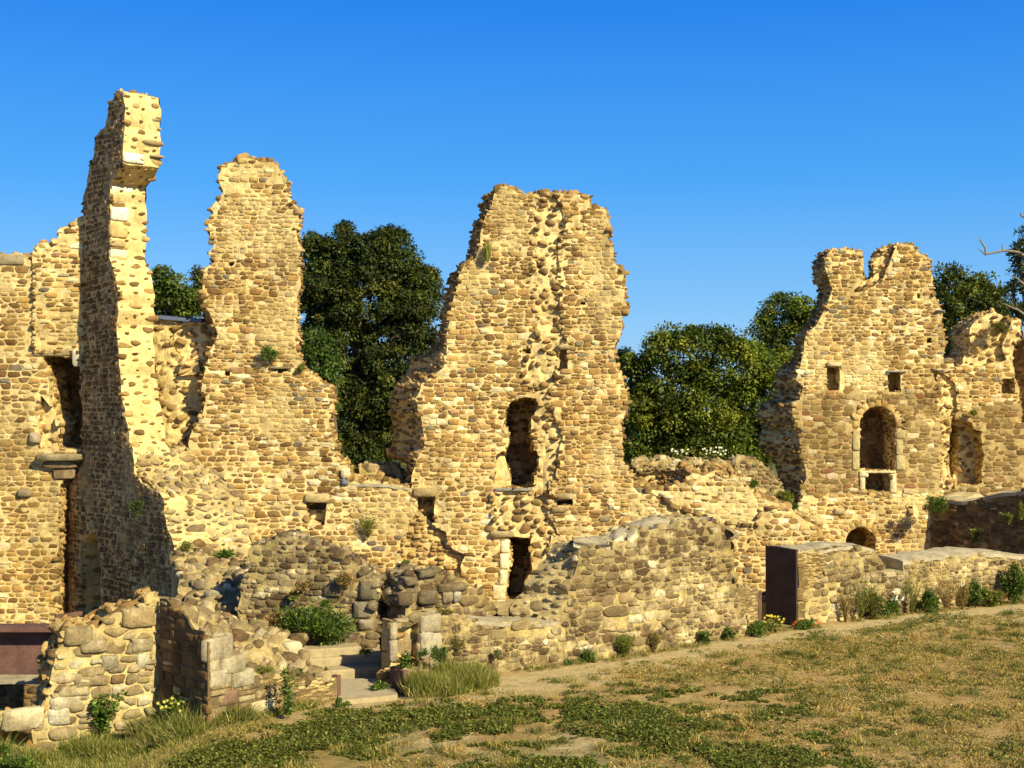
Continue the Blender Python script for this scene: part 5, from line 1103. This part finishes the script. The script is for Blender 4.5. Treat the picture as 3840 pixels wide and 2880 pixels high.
tree('leafy_tree', 'mid-green bushy tree close behind the right edge of the narrow pinnacle', 57, [(680, 745, 40, 36), (705, 800, 34, 55), (690, 870, 40, 60)], 690, [(.05, .085, .014), (.07, .11, .02)], .14, 6, 102, per=16, spread=.2)
tree('leafy_tree', 'small bright green tree seen in the gap left of the narrow pinnacle', 60, [(372, 635, 42, 42), (405, 655, 34, 36), (350, 600, 16, 28), (390, 680, 40, 25), (345, 655, 20, 35)], 385, [(.075, .10, .015), (.10, .13, .02), (.05, .075, .012)], .18, 5, 103, per=16, spread=.22)
tree('leafy_tree', 'dark sliver of tree touching the left edge of the narrow pinnacle', 66, [(430, 600, 14, 20), (440, 640, 20, 50)], 440, GD, .16, 4, 104, per=14, spread=.2)
tree('chestnut_tree', 'large rounded chestnut tree between the scarred tower and the arched tower', 60, [(1490, 765, 105, 66), (1440, 840, 90, 80), (1580, 800, 85, 72), (1640, 815, 52, 55), (1400, 900, 62, 80), (1520, 900, 105, 85), (1610, 900, 58, 85), (1500, 965, 100, 55), (1365, 800, 30, 34), (1385, 960, 45, 50), (1655, 900, 40, 80), (1640, 975, 50, 50), (1580, 990, 60, 40), (1440, 770, 66, 48), (1545, 750, 66, 44)], 1500, GC, .17, 4.8, 105, per=22, spread=.27, gapn=.0)
tree('chestnut_tree', 'taller tree rising behind the rounded chestnut, against the left edge of the arched tower', 68, [(1690, 685, 55, 50), (1735, 690, 45, 50), (1700, 760, 50, 60), (1648, 715, 32, 30), (1660, 780, 40, 50)], 1700, GC, .16, 4.8, 106, per=21, spread=.26)
tree('conifer_tree', 'dark pointed conifer tips beside the right edge of the scarred tower', 74, [(1338, 785, 12, 34), (1352, 775, 10, 26), (1364, 785, 10, 26)], 1350, [(.02, .035, .012)], .12, 6, 107, per=16, spread=.16)
tree('ash_tree', 'open-crowned tree filling the gap right of the arched tower', 61, [(2050, 615, 44, 40), (2105, 630, 42, 42), (2025, 680, 36, 60), (2060, 735, 42, 60), (2130, 665, 46, 40), (2160, 640, 20, 24), (2080, 690, 50, 50), (2170, 680, 25, 25)], 2075, [(.085, .10, .018), (.12, .135, .022), (.055, .07, .014)], .17, 5.0, 108, per=16, spread=.24, gapn=.45)
r5 = tree('ash_tree', 'sparse tree cut by the right picture edge, with a bare grey branch', 57, [(2202, 560, 20, 40), (2212, 620, 34, 46), (2188, 625, 16, 14), (2215, 520, 14, 30), (2195, 668, 24, 22), (2225, 680, 40, 30)], 2222, [(.05, .06, .016), (.07, .08, .02)], .14, 4.5, 109, per=12, spread=.2, gapn=.6)
def MP(x, y, Y): return at(x * 1.736, y * 1.736, Y)
limb('bare_branch', [[(MP(2225, 560, 56.5), .09), (MP(2200, 545, 56.5), .065), (MP(2172, 541, 56.5), .055), (MP(2150, 545, 56.5), .045), (MP(2128, 550, 56.5), .04), (MP(2118, 540, 56.5), .025), (MP(2111, 535, 56.5), .012)], [(MP(2130, 549, 56.5), .05), (MP(2128, 535, 56.5), .04), (MP(2118, 520, 56.5), .03), (MP(2117, 512, 56.5), .012)], [(MP(2166, 541, 56.5), .03), (MP(2164, 528, 56.5), .015)], [(MP(2232, 480, 56.5), .06), (MP(2205, 465, 56.5), .04), (MP(2205, 458, 56.5), .015)], [(MP(2225, 625, 56), .06), (MP(2195, 600, 56), .03), (MP(2180, 595, 56), .012)], [(MP(2240, 700, 56), .08), (MP(2200, 670, 56), .05), (MP(2165, 655, 56), .015)]], 'deadwood', r5, 6)

# ================================================================ GROUND COVER
def inside_any(P, polys):
    m = np.zeros(len(P), bool)
    for p in polys: m |= inpoly(P, p)
    return m
band = [pxpoly('K', p) for p in ([(-900, 1660), (-400, 1560), (0, 1470), (250, 1370), (560, 1310), (640, 1275), (900, 1285), (1100, 1265), (1350, 1235), (1500, 1260), (1560, 1300), (1300, 1330), (1180, 1400), (900, 1420), (700, 1480), (400, 1540), (100, 1600), (-200, 1700), (-900, 1760)],
     [(1200, 1370), (1500, 1340), (1650, 1350), (1620, 1420), (1350, 1460), (1230, 1440)], [(1540, 1250), (1700, 1215), (1870, 1290), (1800, 1320), (1600, 1320)])]
band += [pxpoly('G', p) for p in ([(-100, 1250), (100, 1240), (300, 1270), (450, 1330), (600, 1360), (560, 1440), (700, 1480), (1100, 1520), (1150, 1600), (700, 1600), (500, 1500), (200, 1460), (-100, 1400)],
     [(1380, 890), (1560, 865), (1700, 830), (1900, 790), (1920, 840), (1700, 880), (1500, 915), (1400, 920)], [(1000, 960), (1200, 930), (1340, 935), (1280, 975), (1100, 1000)], [(950, 1050), (1180, 1040), (1100, 1075)], [(2030, 1530), (2212, 1440), (2212, 1620), (2060, 1600)], [(1050, 870), (1200, 845), (1180, 885), (1080, 890)])]
def scatter(n, seed, x0=-13, x1=20, y0=20.5, y1=42):
    rng = np.random.default_rng(seed); return np.stack([rng.uniform(x0, x1, n), rng.uniform(y0, y1, n)], 1), rng
def outside_wall(P, off=.05): return P[:, 1] < np.interp(P[:, 0], [p[0] for p in YW], [p[1] for p in YW]) - off
def place(P, h): return np.concatenate([P, (ground_z(P[:, 0], P[:, 1]) + h)[:, None]], 1)
# clover and low green weeds
P, rng = scatter(420000, 201); P = np.concatenate([P, np.stack([rng.uniform(-8, 6, 260000), rng.uniform(21, 27.5, 260000)], 1)])
nz_ = vn2(P[:, 0], P[:, 1], 1.6, 31) + .7 * vn2(P[:, 0], P[:, 1], 4.5, 32) + .4 * vn2(P[:, 0], P[:, 1], 11, 33)
ib_ = inside_any(P + np.stack([vn2(P[:, 0], P[:, 1], 1.4, 34), vn2(P[:, 0], P[:, 1], 1.4, 35)], 1) * .32 + np.stack([vn2(P[:, 0], P[:, 1], 6.2, 36), vn2(P[:, 0], P[:, 1], 6.2, 37)], 1) * .12 + rng.normal(0, .06, P.shape), band)
yw = np.interp(P[:, 0], [p[0] for p in YW], [p[1] for p in YW]); dd = yw - P[:, 1]
speck = (nz_ > .72 - .32 * sstep(2, 5, dd)) & (dd > .9) & (rng.random(len(P)) < .7)
keep = ((ib_ & (nz_ > -.35 + .45 * rng.normal(0, 1, len(P)))) | speck) & outside_wall(P, .1) & (P[:, 0] > -9)
P = P[keep]; n = len(P); C = place(P, rng.uniform(.0, .06, n) * (.4 + .9 * ib_[keep])); D = rdir(n, rng) * np.array([1, 1, .3]) + np.array([0, 0, .25]); N_ = rdir(n, rng) * .5 + np.array([0, 0, 1])
col = np.array([(.10, .12, .02), (.13, .15, .026), (.07, .09, .016), (.20, .19, .045)])[rng.integers(0, 4, n)] * np.exp(rng.normal(0, .25, (n, 1)))
L = rng.uniform(.035, .075, n); o = leafmesh('ground_cover', C, D, N_, L, L * .75, col); tag(o, 'patches of dark green clover and low weeds on the sandy ground', 'ground cover', None, 'stuff')
# dry grass: short tufts and straw
def blades(name, P, rng, per, h, spread, cols, w=.012, lean=.45, label='', cat='grass', dh=0, hf=None):
    n = len(P); hh = h * rng.uniform(.4, 1.5, n) * (1 if hf is None else hf); B = np.repeat(P, per, 0) + rng.normal(0, spread, (n * per, 2)); m = len(B); C = place(B, dh)
    D = rng.normal(0, lean, (m, 3)) + np.repeat(rng.normal(0, lean * .6, (n, 3)), per, 0); D[:, 2] = 1; H = np.repeat(hh, per) * rng.uniform(.5, 1.1, m)
    cl = np.array(cols)[rng.integers(0, len(cols), n)]; col = np.repeat(cl, per, 0) * np.exp(rng.normal(0, .25, (m, 1)))
    o = leafmesh(name, C, D, rdir(m, rng) * np.array([1, 1, .2]), H, w * rng.uniform(.7, 1.5, m), col); tag(o, label, cat, None, 'stuff'); return o
P, rng = scatter(150000, 202)
nz_ = vn2(P[:, 0], P[:, 1], .9, 41) + .6 * vn2(P[:, 0], P[:, 1], 3, 42) + .35 * vn2(P[:, 0], P[:, 1], 8, 43) + .8 * sstep(0, 7, P[:, 0] + (31 - P[:, 1]) * .25 - 1); yw = np.interp(P[:, 0], [p[0] for p in YW], [p[1] for p in YW]); dd = yw - P[:, 1]
P = P[(nz_ > .42 + .3 * rng.normal(0, 1, len(P))) & (dd > 1.4) & (P[:, 0] > -7)]
blades('dry_grass', P, rng, 5, .055, .05, [(.44, .32, .11), (.34, .24, .075), (.24, .20, .05), (.50, .38, .15), (.15, .145, .035), (.32, .19, .07), (.20, .19, .045)], .016, 1.0, 'thin dried grass scattered over the open ground')
P, rng = scatter(1300, 203); yw = np.interp(P[:, 0], [p[0] for p in YW], [p[1] for p in YW]); dd = yw - P[:, 1]; P = P[(dd > 1.6) & (P[:, 0] > -6)][:640]
blades('grass_tufts', P, rng, 60, .17, .08, [(.22, .20, .05), (.34, .27, .08), (.15, .15, .035), (.40, .27, .09), (.12, .13, .03)], .012, .55, 'small tufts of half-dry grass on the open ground')
# fringe of grass at the wall foot
P, rng = scatter(40000, 204); yw = np.interp(P[:, 0], [p[0] for p in YW], [p[1] for p in YW]); dd = yw - P[:, 1]
k = (dd > .02) & (dd < .55 + .25 * vn2(P[:, 0], P[:, 1], 1.5, 44)) & (P[:, 0] > -1.2) & (vn2(P[:, 0], P[:, 1], 1.1, 45) + .35 * vn2(P[:, 0], P[:, 1], 5, 46) > .0)
blades('wall_foot_grass', P[k][:2600], rng, 14, .14, .05, [(.36, .27, .10), (.20, .18, .05), (.28, .22, .08), (.12, .13, .03)], .013, .5, 'mixed dry and green grass along the foot of the long wall')
# lush grass at the lower left
P, rng = scatter(60000, 205, -12, -2.6, 21, 27); q1 = pxpoly('C', [(-300, 1760), (-300, 1560), (100, 1540), (300, 1510), (560, 1420), (760, 1370), (1000, 1340), (1300, 1370), (1440, 1370), (1560, 1390), (1900, 1300), (2120, 1220), (2240, 1230), (2150, 1290), (1700, 1420), (1250, 1560), (850, 1760)], -.2)
q1 = pxpoly('C', [(-400, 1900), (-400, 1500), (300, 1490), (1000, 1300), (1440, 1360), (1700, 1330), (1900, 1280), (2130, 1205), (2260, 1225), (2150, 1290), (1750, 1400), (1300, 1520), (900, 1660), (700, 1900)], -.15)
yw = np.interp(P[:, 0], [p[0] for p in YW], [p[1] for p in YW]); dd = yw - P[:, 1]
k = inpoly(P, q1) & (dd > .03)
Pg = P[k]; near = sstep(2.2, .2, (yw - P[:, 1])[k]); sel = rng.random(len(Pg)) < .35 + .5 * near
Pg = Pg[sel]
blades('lush_grass', Pg[:7000], rng, 15, .21, .07, [(.10, .125, .02), (.14, .16, .028), (.24, .23, .05), (.07, .09, .016), (.42, .34, .13), (.30, .27, .08)], .012, .62, 'long green grass at the foot of the bastion wall', hf=np.exp(.9 * vn2(Pg[:7000, 0], Pg[:7000, 1], 2.0, 61)) * (.5 + .8 * near[sel][:7000]))
q2 = pxpoly('C', [(500, 1800), (900, 1570), (1300, 1490), (1600, 1430), (1900, 1370), (1800, 1430), (1300, 1570), (1000, 1760)], -.1)
P, rng = scatter(40000, 206, -10, -2, 21, 27); P = P[inside_any(P, [q2]) & outside_wall(P, .3)]
blades('dry_grass', P[:2500], rng, 12, .12, .06, [(.40, .30, .11), (.30, .24, .07), (.20, .18, .05)], .013, .7, 'straw-coloured grass between the green grass and the bare path')
# tall grass by the pier
q3 = pxpoly('K', [(1000, 1150), (1015, 1170), (1100, 1172), (1260, 1160), (1500, 1110), (1580, 1080), (1500, 1010), (1300, 1040), (1150, 1060), (1030, 1100)])
P, rng = scatter(60000, 207, -3.2, 2, 25.5, 30.5); P = P[inpoly(P, q3) & outside_wall(P, .02)]
P = P[:1300]
blades('tall_grass', P, rng, 22, .40, .07, [(.15, .17, .03), (.24, .23, .05), (.11, .13, .02), (.38, .32, .11)], .011, .30, 'tall green and straw grass heaped against the low wall by the pier', hf=np.clip(np.exp(.8 * vn2(P[:, 0], P[:, 1], 3.6, 62)) * .75, .25, 1.25) * (.35 + .65 * sstep(.6, -1.6, P[:, 0])))

# ---- individual plants
def plant(name, label, k, bx, by, wpx, hpx, Y, style='bush', cols=None, seed=0, group=None, wall_=None, flowers=None, nmul=1.0, cat='plant', flc=(.8, .8, .72)):
    rng = np.random.default_rng(seed + 900); s0 = FR[k][2]; p = fr(k, [(bx, by)])[0]
    base = on_z(*p, 0) if Y == 0 else at(*p, Y)
    if Y == 0:
        for _ in range(60):
            if base[1] <= np.interp(base[0], [q[0] for q in YW], [q[1] for q in YW]) - .16: break
            base[:2] *= .996
        base[2] = ground_z(base[0], base[1]); Y = base[1]
    Wm = wpx * s0 * Y / FPX; Hm = hpx * s0 * Y / FPX; base = base - np.array([0, .0, .02]); cols = cols or [(.09, .12, .02), (.12, .15, .025), (.06, .085, .015)]
    r = root(name, label, cat, group, 'thing', tuple(float(v) for v in base))
    if style == 'bush':
        n = int(max(60, 1500 * Wm * Hm / .25 * nmul)); n = min(n, 9000); nl = 9; lc = rng.uniform(-.36, .36, (nl, 3)); lc[:, 2] = rng.uniform(-.42, .32, nl) * (1 - .5 * np.abs(lc[:, 0])); lr_ = rng.uniform(.13, .30, nl); li = rng.integers(0, nl, n); d = rdir(n, rng)
        q_ = lc[li] + d * (lr_[li] * rng.random(n) ** .5 * (1 + .5 * vn(d * 3 + lc[li] * 9, 1.0, seed)))[:, None] + rdir(n, rng) * .05; stray = rng.random(n) < .06; q_[stray] += rdir(n, rng)[stray] * .14
        C = base + q_ * np.array([Wm, min(Wm, .9), Hm]) + np.array([0, -.05 if wall_ else 0, Hm * .5]); D = d * .7 + rdir(n, rng) * .6 + np.array([0, 0, .3]); L = rng.uniform(.03, .07, n) * (1 if Hm < .6 else 1.3); W_ = L * .55
    elif style == 'spiky':
        n = int(130 * nmul); a = rng.uniform(0, 2 * math.pi, n); el = rng.uniform(.25, 1.45, n); D = np.stack([np.cos(a) * np.cos(el) * Wm, np.sin(a) * np.cos(el) * Wm, np.sin(el) * Hm], 1); C = np.repeat(base[None], n, 0) + rng.normal(0, .03, (n, 3)); L = np.linalg.norm(D, axis=1) * rng.uniform(.6, 1, n) * .75; W_ = np.full(n, .035)
    elif style == 'feather':
        ns = int(38 * nmul); C = []; D = []
        for i in range(ns):
            a = rng.uniform(0, 2 * math.pi); e = np.array([math.cos(a) * Wm * .5 * rng.uniform(.1, 1), math.sin(a) * Wm * .3, Hm * rng.uniform(.6, 1)]); m = 34; t = rng.random(m) ** .8
            C.append(base + e * t[:, None] * np.array([1, 1, 1]) + rng.normal(0, .012, (m, 3))); D.append(e / np.linalg.norm(e) * .8 + rdir(m, rng) * .7)
        C = np.concatenate(C); D = np.concatenate(D); n = len(C); L = rng.uniform(.025, .06, n); W_ = L * .35
    elif style == 'weed':
        ns = max(3, int(7 * nmul)); C = []; D = []
        for i in range(ns):
            e = np.array([rng.normal(0, .32) * Wm, rng.normal(0, .1), Hm * rng.uniform(.65, 1)]); m = 60; t = rng.random(m)
            C.append(base + e * t[:, None] + rng.normal(0, .035, (m, 3)) * np.array([1, 1, .4])); D.append(rdir(m, rng) * np.array([1, 1, .4]) + np.array([0, 0, .1]))
        C = np.concatenate(C); D = np.concatenate(D); n = len(C); L = rng.uniform(.04, .12, n); W_ = L * .45
    elif style == 'grass':
        n = int(260 * nmul); D = np.stack([rng.normal(0, .35, n) * Wm, rng.normal(0, .2, n) * Wm, Hm * rng.uniform(.4, 1, n)], 1); C = base + rng.normal(0, .14, (n, 3)) * np.array([Wm, .3, 0]); L = np.linalg.norm(D, axis=1); W_ = np.full(n, .012)
    col = np.array(cols)[rng.integers(0, len(cols), n)] * np.exp(rng.normal(0, .28, (n, 1))) * (.8 + .4 * rng.random((n, 1)))
    leafmesh('foliage', C, D, rdir(n, rng) + np.array([0, -.3, .4]), L, W_, col, r)
    paths = []
    for i in range(5):
        e = base + np.array([rng.normal(0, .22) * Wm, rng.normal(0, .1) * Wm, Hm * rng.uniform(.5, .9)]); paths.append([(base, .012), ((base + e) / 2 + rng.normal(0, .02, 3), .008), (e, .003)])
    limb('stem', paths, 'bark', r, 5)
    if flowers:
        m = flowers; Cf = base + np.stack([rng.uniform(-.5, .5, m) * Wm, rng.uniform(-.15, 0, m), rng.uniform(.55, 1.08, m) * Hm], 1); Cf = np.repeat(Cf, 6, 0)
        a = np.tile(np.arange(6) * math.pi / 3, m); D = np.stack([np.cos(a), np.full(len(a), -.1), np.sin(a)], 1); leafmesh('blossom', Cf, D, np.tile([0, -1.0, .2], (len(a), 1)), .035, .03, np.tile(flc, (len(a), 1)), r)
    return r
YG = [(.17, .18, .03), (.22, .22, .045), (.12, .14, .025)]; DRY = [(.30, .16, .06), (.36, .22, .08), (.22, .16, .05), (.14, .13, .035)]; LUSH = [(.07, .12, .018), (.10, .16, .025), (.05, .085, .014), (.14, .18, .03)]
plant('leafy_bush', 'large dark green leafy bush on the bank above the stone steps', 'K', 310, 815, 480, 300, 29.8, 'bush', LUSH, 1, nmul=1.6)
plant('leafy_bush', 'brownish dry shrub left of the large bush above the steps', 'K', 60, 700, 170, 110, 30.0, 'bush', DRY, 2)
plant('wall_rosemary', 'green clump growing out of the facade beside the herringbone patch', 'E', 465, 855, 150, 160, 39.85, 'feather', YG, 3, wall_=1, nmul=1.4)
plant('wall_rosemary', 'small green clump on the narrow pinnacle above the white blocks', 'B', 1680, 265, 100, 110, 39.85, 'bush', LUSH, 4, wall_=1)
plant('fern', 'spreading bright fern on the big boulder of the rubble slope', 'B', 1400, 1472, 160, 85, 35.4, 'spiky', LUSH, 5, nmul=1.5)
plant('moss_clump', 'yellow-green mossy clump at the edge of the rubble slope', 'B', 1150, 1440, 95, 70, 36.0, 'bush', YG, 6)
plant('wall_weed', 'tiny green plant on the rubble core above the bastion', 'C', 1578, 716, 80, 45, 28.6, 'bush', LUSH, 7)
plant('broom_bush', 'spiky green bush on the ragged left end of the grey wall', 'L', 480, 700, 210, 200, 33.0, 'feather', [(.11, .14, .02), (.16, .18, .03), (.08, .10, .015)], 8, nmul=2.2)
plant('strap_leaf_plant', 'dark green strap-leaved plant at the foot of the grey wall', 'L', 775, 1590, 210, 220, 0, 'spiky', LUSH, 9, nmul=1.3)
plant('strap_leaf_plant', 'smaller strap-leaved plant left of the dark green one at the wall foot', 'L', 590, 1605, 110, 100, 0, 'spiky', LUSH, 10, nmul=.6)
plant('feathery_shrub', 'wide feathery yellow-green shrub at the foot of the grey wall', 'L', 1125, 1550, 280, 240, 0, 'feather', YG, 11, nmul=2.4)
plant('feathery_shrub', 'narrow dry shrub right of the wide feathery one', 'L', 1420, 1500, 130, 210, 0, 'feather', DRY + YG, 12, nmul=1.1)
plant('broad_weed', 'upright green weed at the foot of the pale end of the grey wall', 'G', 605, 965, 60, 85, 0, 'weed', LUSH, 13)
plant('broad_weed', 'lone thin weed between the upright weed and the slate panel', 'G', 715, 942, 35, 65, 0, 'weed', LUSH, 14)
plant('broad_weed', 'dark bushy weed in front of the slate panel', 'G', 862, 925, 120, 80, 0, 'bush', LUSH, 15)
plant('flowering_weed', 'yellow-flowered weed at the foot of the dark steel plate', 'G', 945, 868, 105, 90, 0, 'weed', YG, 16, flowers=16, flc=(.75, .6, .08))
plant('poppy_patch', 'low green patch with red poppies at the corner of the steel-faced wall', 'G', 1105, 888, 130, 45, 0, 'bush', LUSH, 17, flowers=7, flc=(.7, .1, .03))
for i, (bx, by, w_, h_, st_, cl, lb, fl) in enumerate([(1385, 825, 130, 165, 'feather', YG, 'tall feathery weed right of the slate-faced stub', 0), (1310, 855, 90, 140, 'feather', DRY, 'dry brown weed against the steel-faced wall stub', 0), (1450, 815, 80, 120, 'bush', DRY + LUSH, 'mixed brown-green weed under the low ledge', 0), (1525, 822, 90, 75, 'bush', LUSH, 'low green weed under the notch in the parapet', 0), (1565, 775, 80, 90, 'weed', YG, 'white-flowered weed at the parapet foot', 14),
        (1645, 795, 110, 170, 'feather', YG, 'tallest yellow-green weed against the parapet', 0), (1732, 780, 80, 110, 'bush', LUSH, 'round green weed beside the rusty dry patch', 0), (1820, 775, 130, 150, 'feather', DRY, 'rust-brown dry weed in the middle of the parapet', 0), (1900, 765, 110, 120, 'feather', DRY, 'second rust-brown dry weed, next to the green clump', 0), (1965, 752, 70, 110, 'bush', LUSH, 'green clump between two dry weeds at the parapet', 0), (2035, 745, 90, 80, 'bush', YG, 'low yellow-green clump near the right end of the parapet', 0), (2095, 740, 70, 60, 'feather', DRY, 'small dry tuft before the large shrub at the right edge', 0), (2160, 735, 90, 165, 'bush', LUSH, 'large green shrub against the parapet at the right edge', 0)]):
    plant('tall_weed', lb, 'G', bx, by, w_ * 1.15, h_ * 1.3, 0, st_, cl, 20 + i, 'weeds along the parapet foot', flowers=fl or None, nmul=1.3 if st_ == 'feather' else 1)
for i, (bx, by, w_, h_, Y_, st_, cl, lb, fl) in enumerate([(470, 1252, 90, 65, 42.6, 'weed', YG, 'white daisies on the left of the stump wall top', 12), (630, 1255, 150, 70, 42.6, 'weed', YG, 'larger group of white daisies on the stump wall top', 20), (640, 1308, 80, 50, 41.9, 'bush', LUSH, 'green cushion on the stump wall under the daisies', 0), (545, 1372, 100, 60, 41.6, 'bush', YG, 'yellow-green cushion in the hollow of the stump wall', 0), (992, 1482, 100, 90, 41.0, 'bush', YG, 'yellow-green bush at the foot of the arched tower', 0), (1040, 1520, 60, 60, 40.6, 'bush', LUSH, 'hanging green clump below the yellow-green bush', 0), (848, 1385, 50, 45, 41, 'bush', LUSH, 'tiny green plant right of the stump wall', 0), (2078, 622, 95, 75, 47.3, 'bush', [(.12, .11, .03), (.16, .13, .04)], 'brownish bush rooted near the top of the ruined doorway wall', 0), (1960, 1028, 40, 40, 47.3, 'bush', YG, 'small plant above the broken doorway', 0)]):
    plant('wall_plant', lb, 'F', bx, by, w_, h_, Y_, st_, cl, 40 + i, 'plants rooted on the ruins', flowers=fl or None)
for i, (k_, bx, by, w_, h_, Y_, st_, cl, lb) in enumerate([('F', 1770, 1505, 110, 85, 45.0, 'bush', LUSH, 'dark green creeper at the corner where the dark boundary wall meets the tower'), ('G', 1965, 445, 60, 75, 42.8, 'weed', YG, 'bright creeper shoots on the dark boundary wall'), ('G', 2125, 345, 60, 45, 42.0, 'weed', YG, 'small bright sprig high on the dark boundary wall'), ('G', 2203, 330, 30, 90, 41.5, 'bush', YG, 'hanging sprig at the right edge of the dark boundary wall'),
        ('K', 530, 385, 120, 90, 30.35, 'bush', DRY, 'brown dry tuft on top of the grey wall by the big square stone'), ('K', 250, 425, 100, 65, 30.6, 'bush', DRY, 'dry brown tuft in the middle of the low grey wall'), ('K', 190, 492, 80, 60, 30.6, 'bush', YG, 'yellowish tuft low on the grey wall'), ('K', 400, 535, 80, 45, 30.4, 'bush', LUSH, 'green tuft just above the large bush'),
        ('B', 903, 545, 38, 42, 40.0, 'bush', LUSH, 'tiny plant on the mortared infill wall'), ('B', 845, 1215, 75, 105, 36.3, 'bush', [(.06, .08, .02)], 'dark tuft in the shade of the return wall'), ('D', 1208, 630, 36, 150, 39.8, 'grass', [(.30, .28, .07), (.24, .24, .05)], 'yellow hanging tuft near the top left of the scarred tower'), ('E', 705, 1040, 55, 55, 39.7, 'bush', LUSH, 'little plant at the lower left of the herringbone patch'), ('D', 40, 1310, 60, 50, 39.9, 'bush', YG, 'small tuft on the shoulder of the narrow pinnacle')]):
    plant('wall_plant', lb, k_, bx, by, w_, h_, Y_, st_, cl, 60 + i, 'plants rooted on the ruins')
for i, (bx, by, w_, h_, Y_, st_, cl, lb, nm, fl) in enumerate([(715, 1400, 180, 270, 24.9, 'weed', LUSH, 'tall dark weed against the lit bastion face', 2.2, 0), (1180, 1360, 180, 200, 24.6, 'weed', LUSH + YG, 'branching weed at the foot of the shaded bastion return', 2.0, 10), (1985, 1290, 170, 330, 25.0, 'weed', LUSH, 'leafy vine climbing the slate infill of the bastion', 1.1, 0), (1815, 1005, 130, 75, 25.6, 'grass', YG, 'grass tuft on the sloping top of the bastion', 1.0, 0), (1265, 1130, 90, 150, 25.0, 'weed', YG, 'yellow-green sprig hanging on the shaded bastion return', .5, 6), (30, 1545, 90, 60, 23.4, 'bush', LUSH, 'leafy plant in front of the dark hole at the lower left', 1.0, 0), (150, 1640, 240, 90, 22.9, 'bush', LUSH, 'broad-leaved clump in the grass at the lower left corner', .8, 0), (960, 1420, 200, 150, 24.7, 'grass', [(.3, .26, .1), (.2, .2, .05)], 'seeding grass stems before the bastion face', 1.6, 0), (1590, 1290, 60, 60, 24.4, 'bush', LUSH, 'tiny plant on the lower dressed stones of the bastion', .6, 0)]):
    plant('foot_weed', lb, 'C', bx, by, w_, h_, Y_, st_, cl, 80 + i, 'weeds around the bastion', nmul=nm, flowers=fl or None, flc=(.75, .65, .15))
for i, (bx, by, w_, h_, Y_, st_, cl, lb, nm) in enumerate([(790, 1060, 90, 90, 0, 'weed', LUSH, 'shaded weed at the right end of the lowest step', 1.0), (680, 870, 80, 60, 29.0, 'bush', LUSH, 'green weed at the right end of the top step', .8), (950, 960, 110, 100, 27.6, 'weed', LUSH, 'ivy in the broken core of the pier', 1.0), (1080, 880, 80, 50, 27.4, 'bush', LUSH, 'small leafy plant on the pale stump beside the pier', .8), (1190, 930, 90, 130, 27.9, 'bush', LUSH, 'ivy climbing beside the tall grass', .8), (1310, 860, 110, 110, 28.3, 'feather', YG + DRY, 'loose shrub standing above the tall grass', 1.2), (1600, 890, 60, 60, 29.2, 'bush', LUSH, 'little plant in the joints of the low wall', .7), (1550, 600, 80, 70, 33, 'weed', DRY + LUSH, 'sparse weed left of the black doorway threshold', .8), (520, 1215, 110, 60, 0, 'bush', LUSH, 'creeping green edge at the end of the slate infill', .9), (590, 1045, 80, 35, 0, 'grass', YG, 'thin grass along the lowest riser', .6), (1230, 600, 110, 50, 28.9, 'bush', DRY + YG, 'dry cushion on top of the pier', .8)]):
    plant('step_weed', lb, 'K', bx, by, w_, h_, Y_, st_, cl, 100 + i, 'weeds around the steps', nmul=nm)
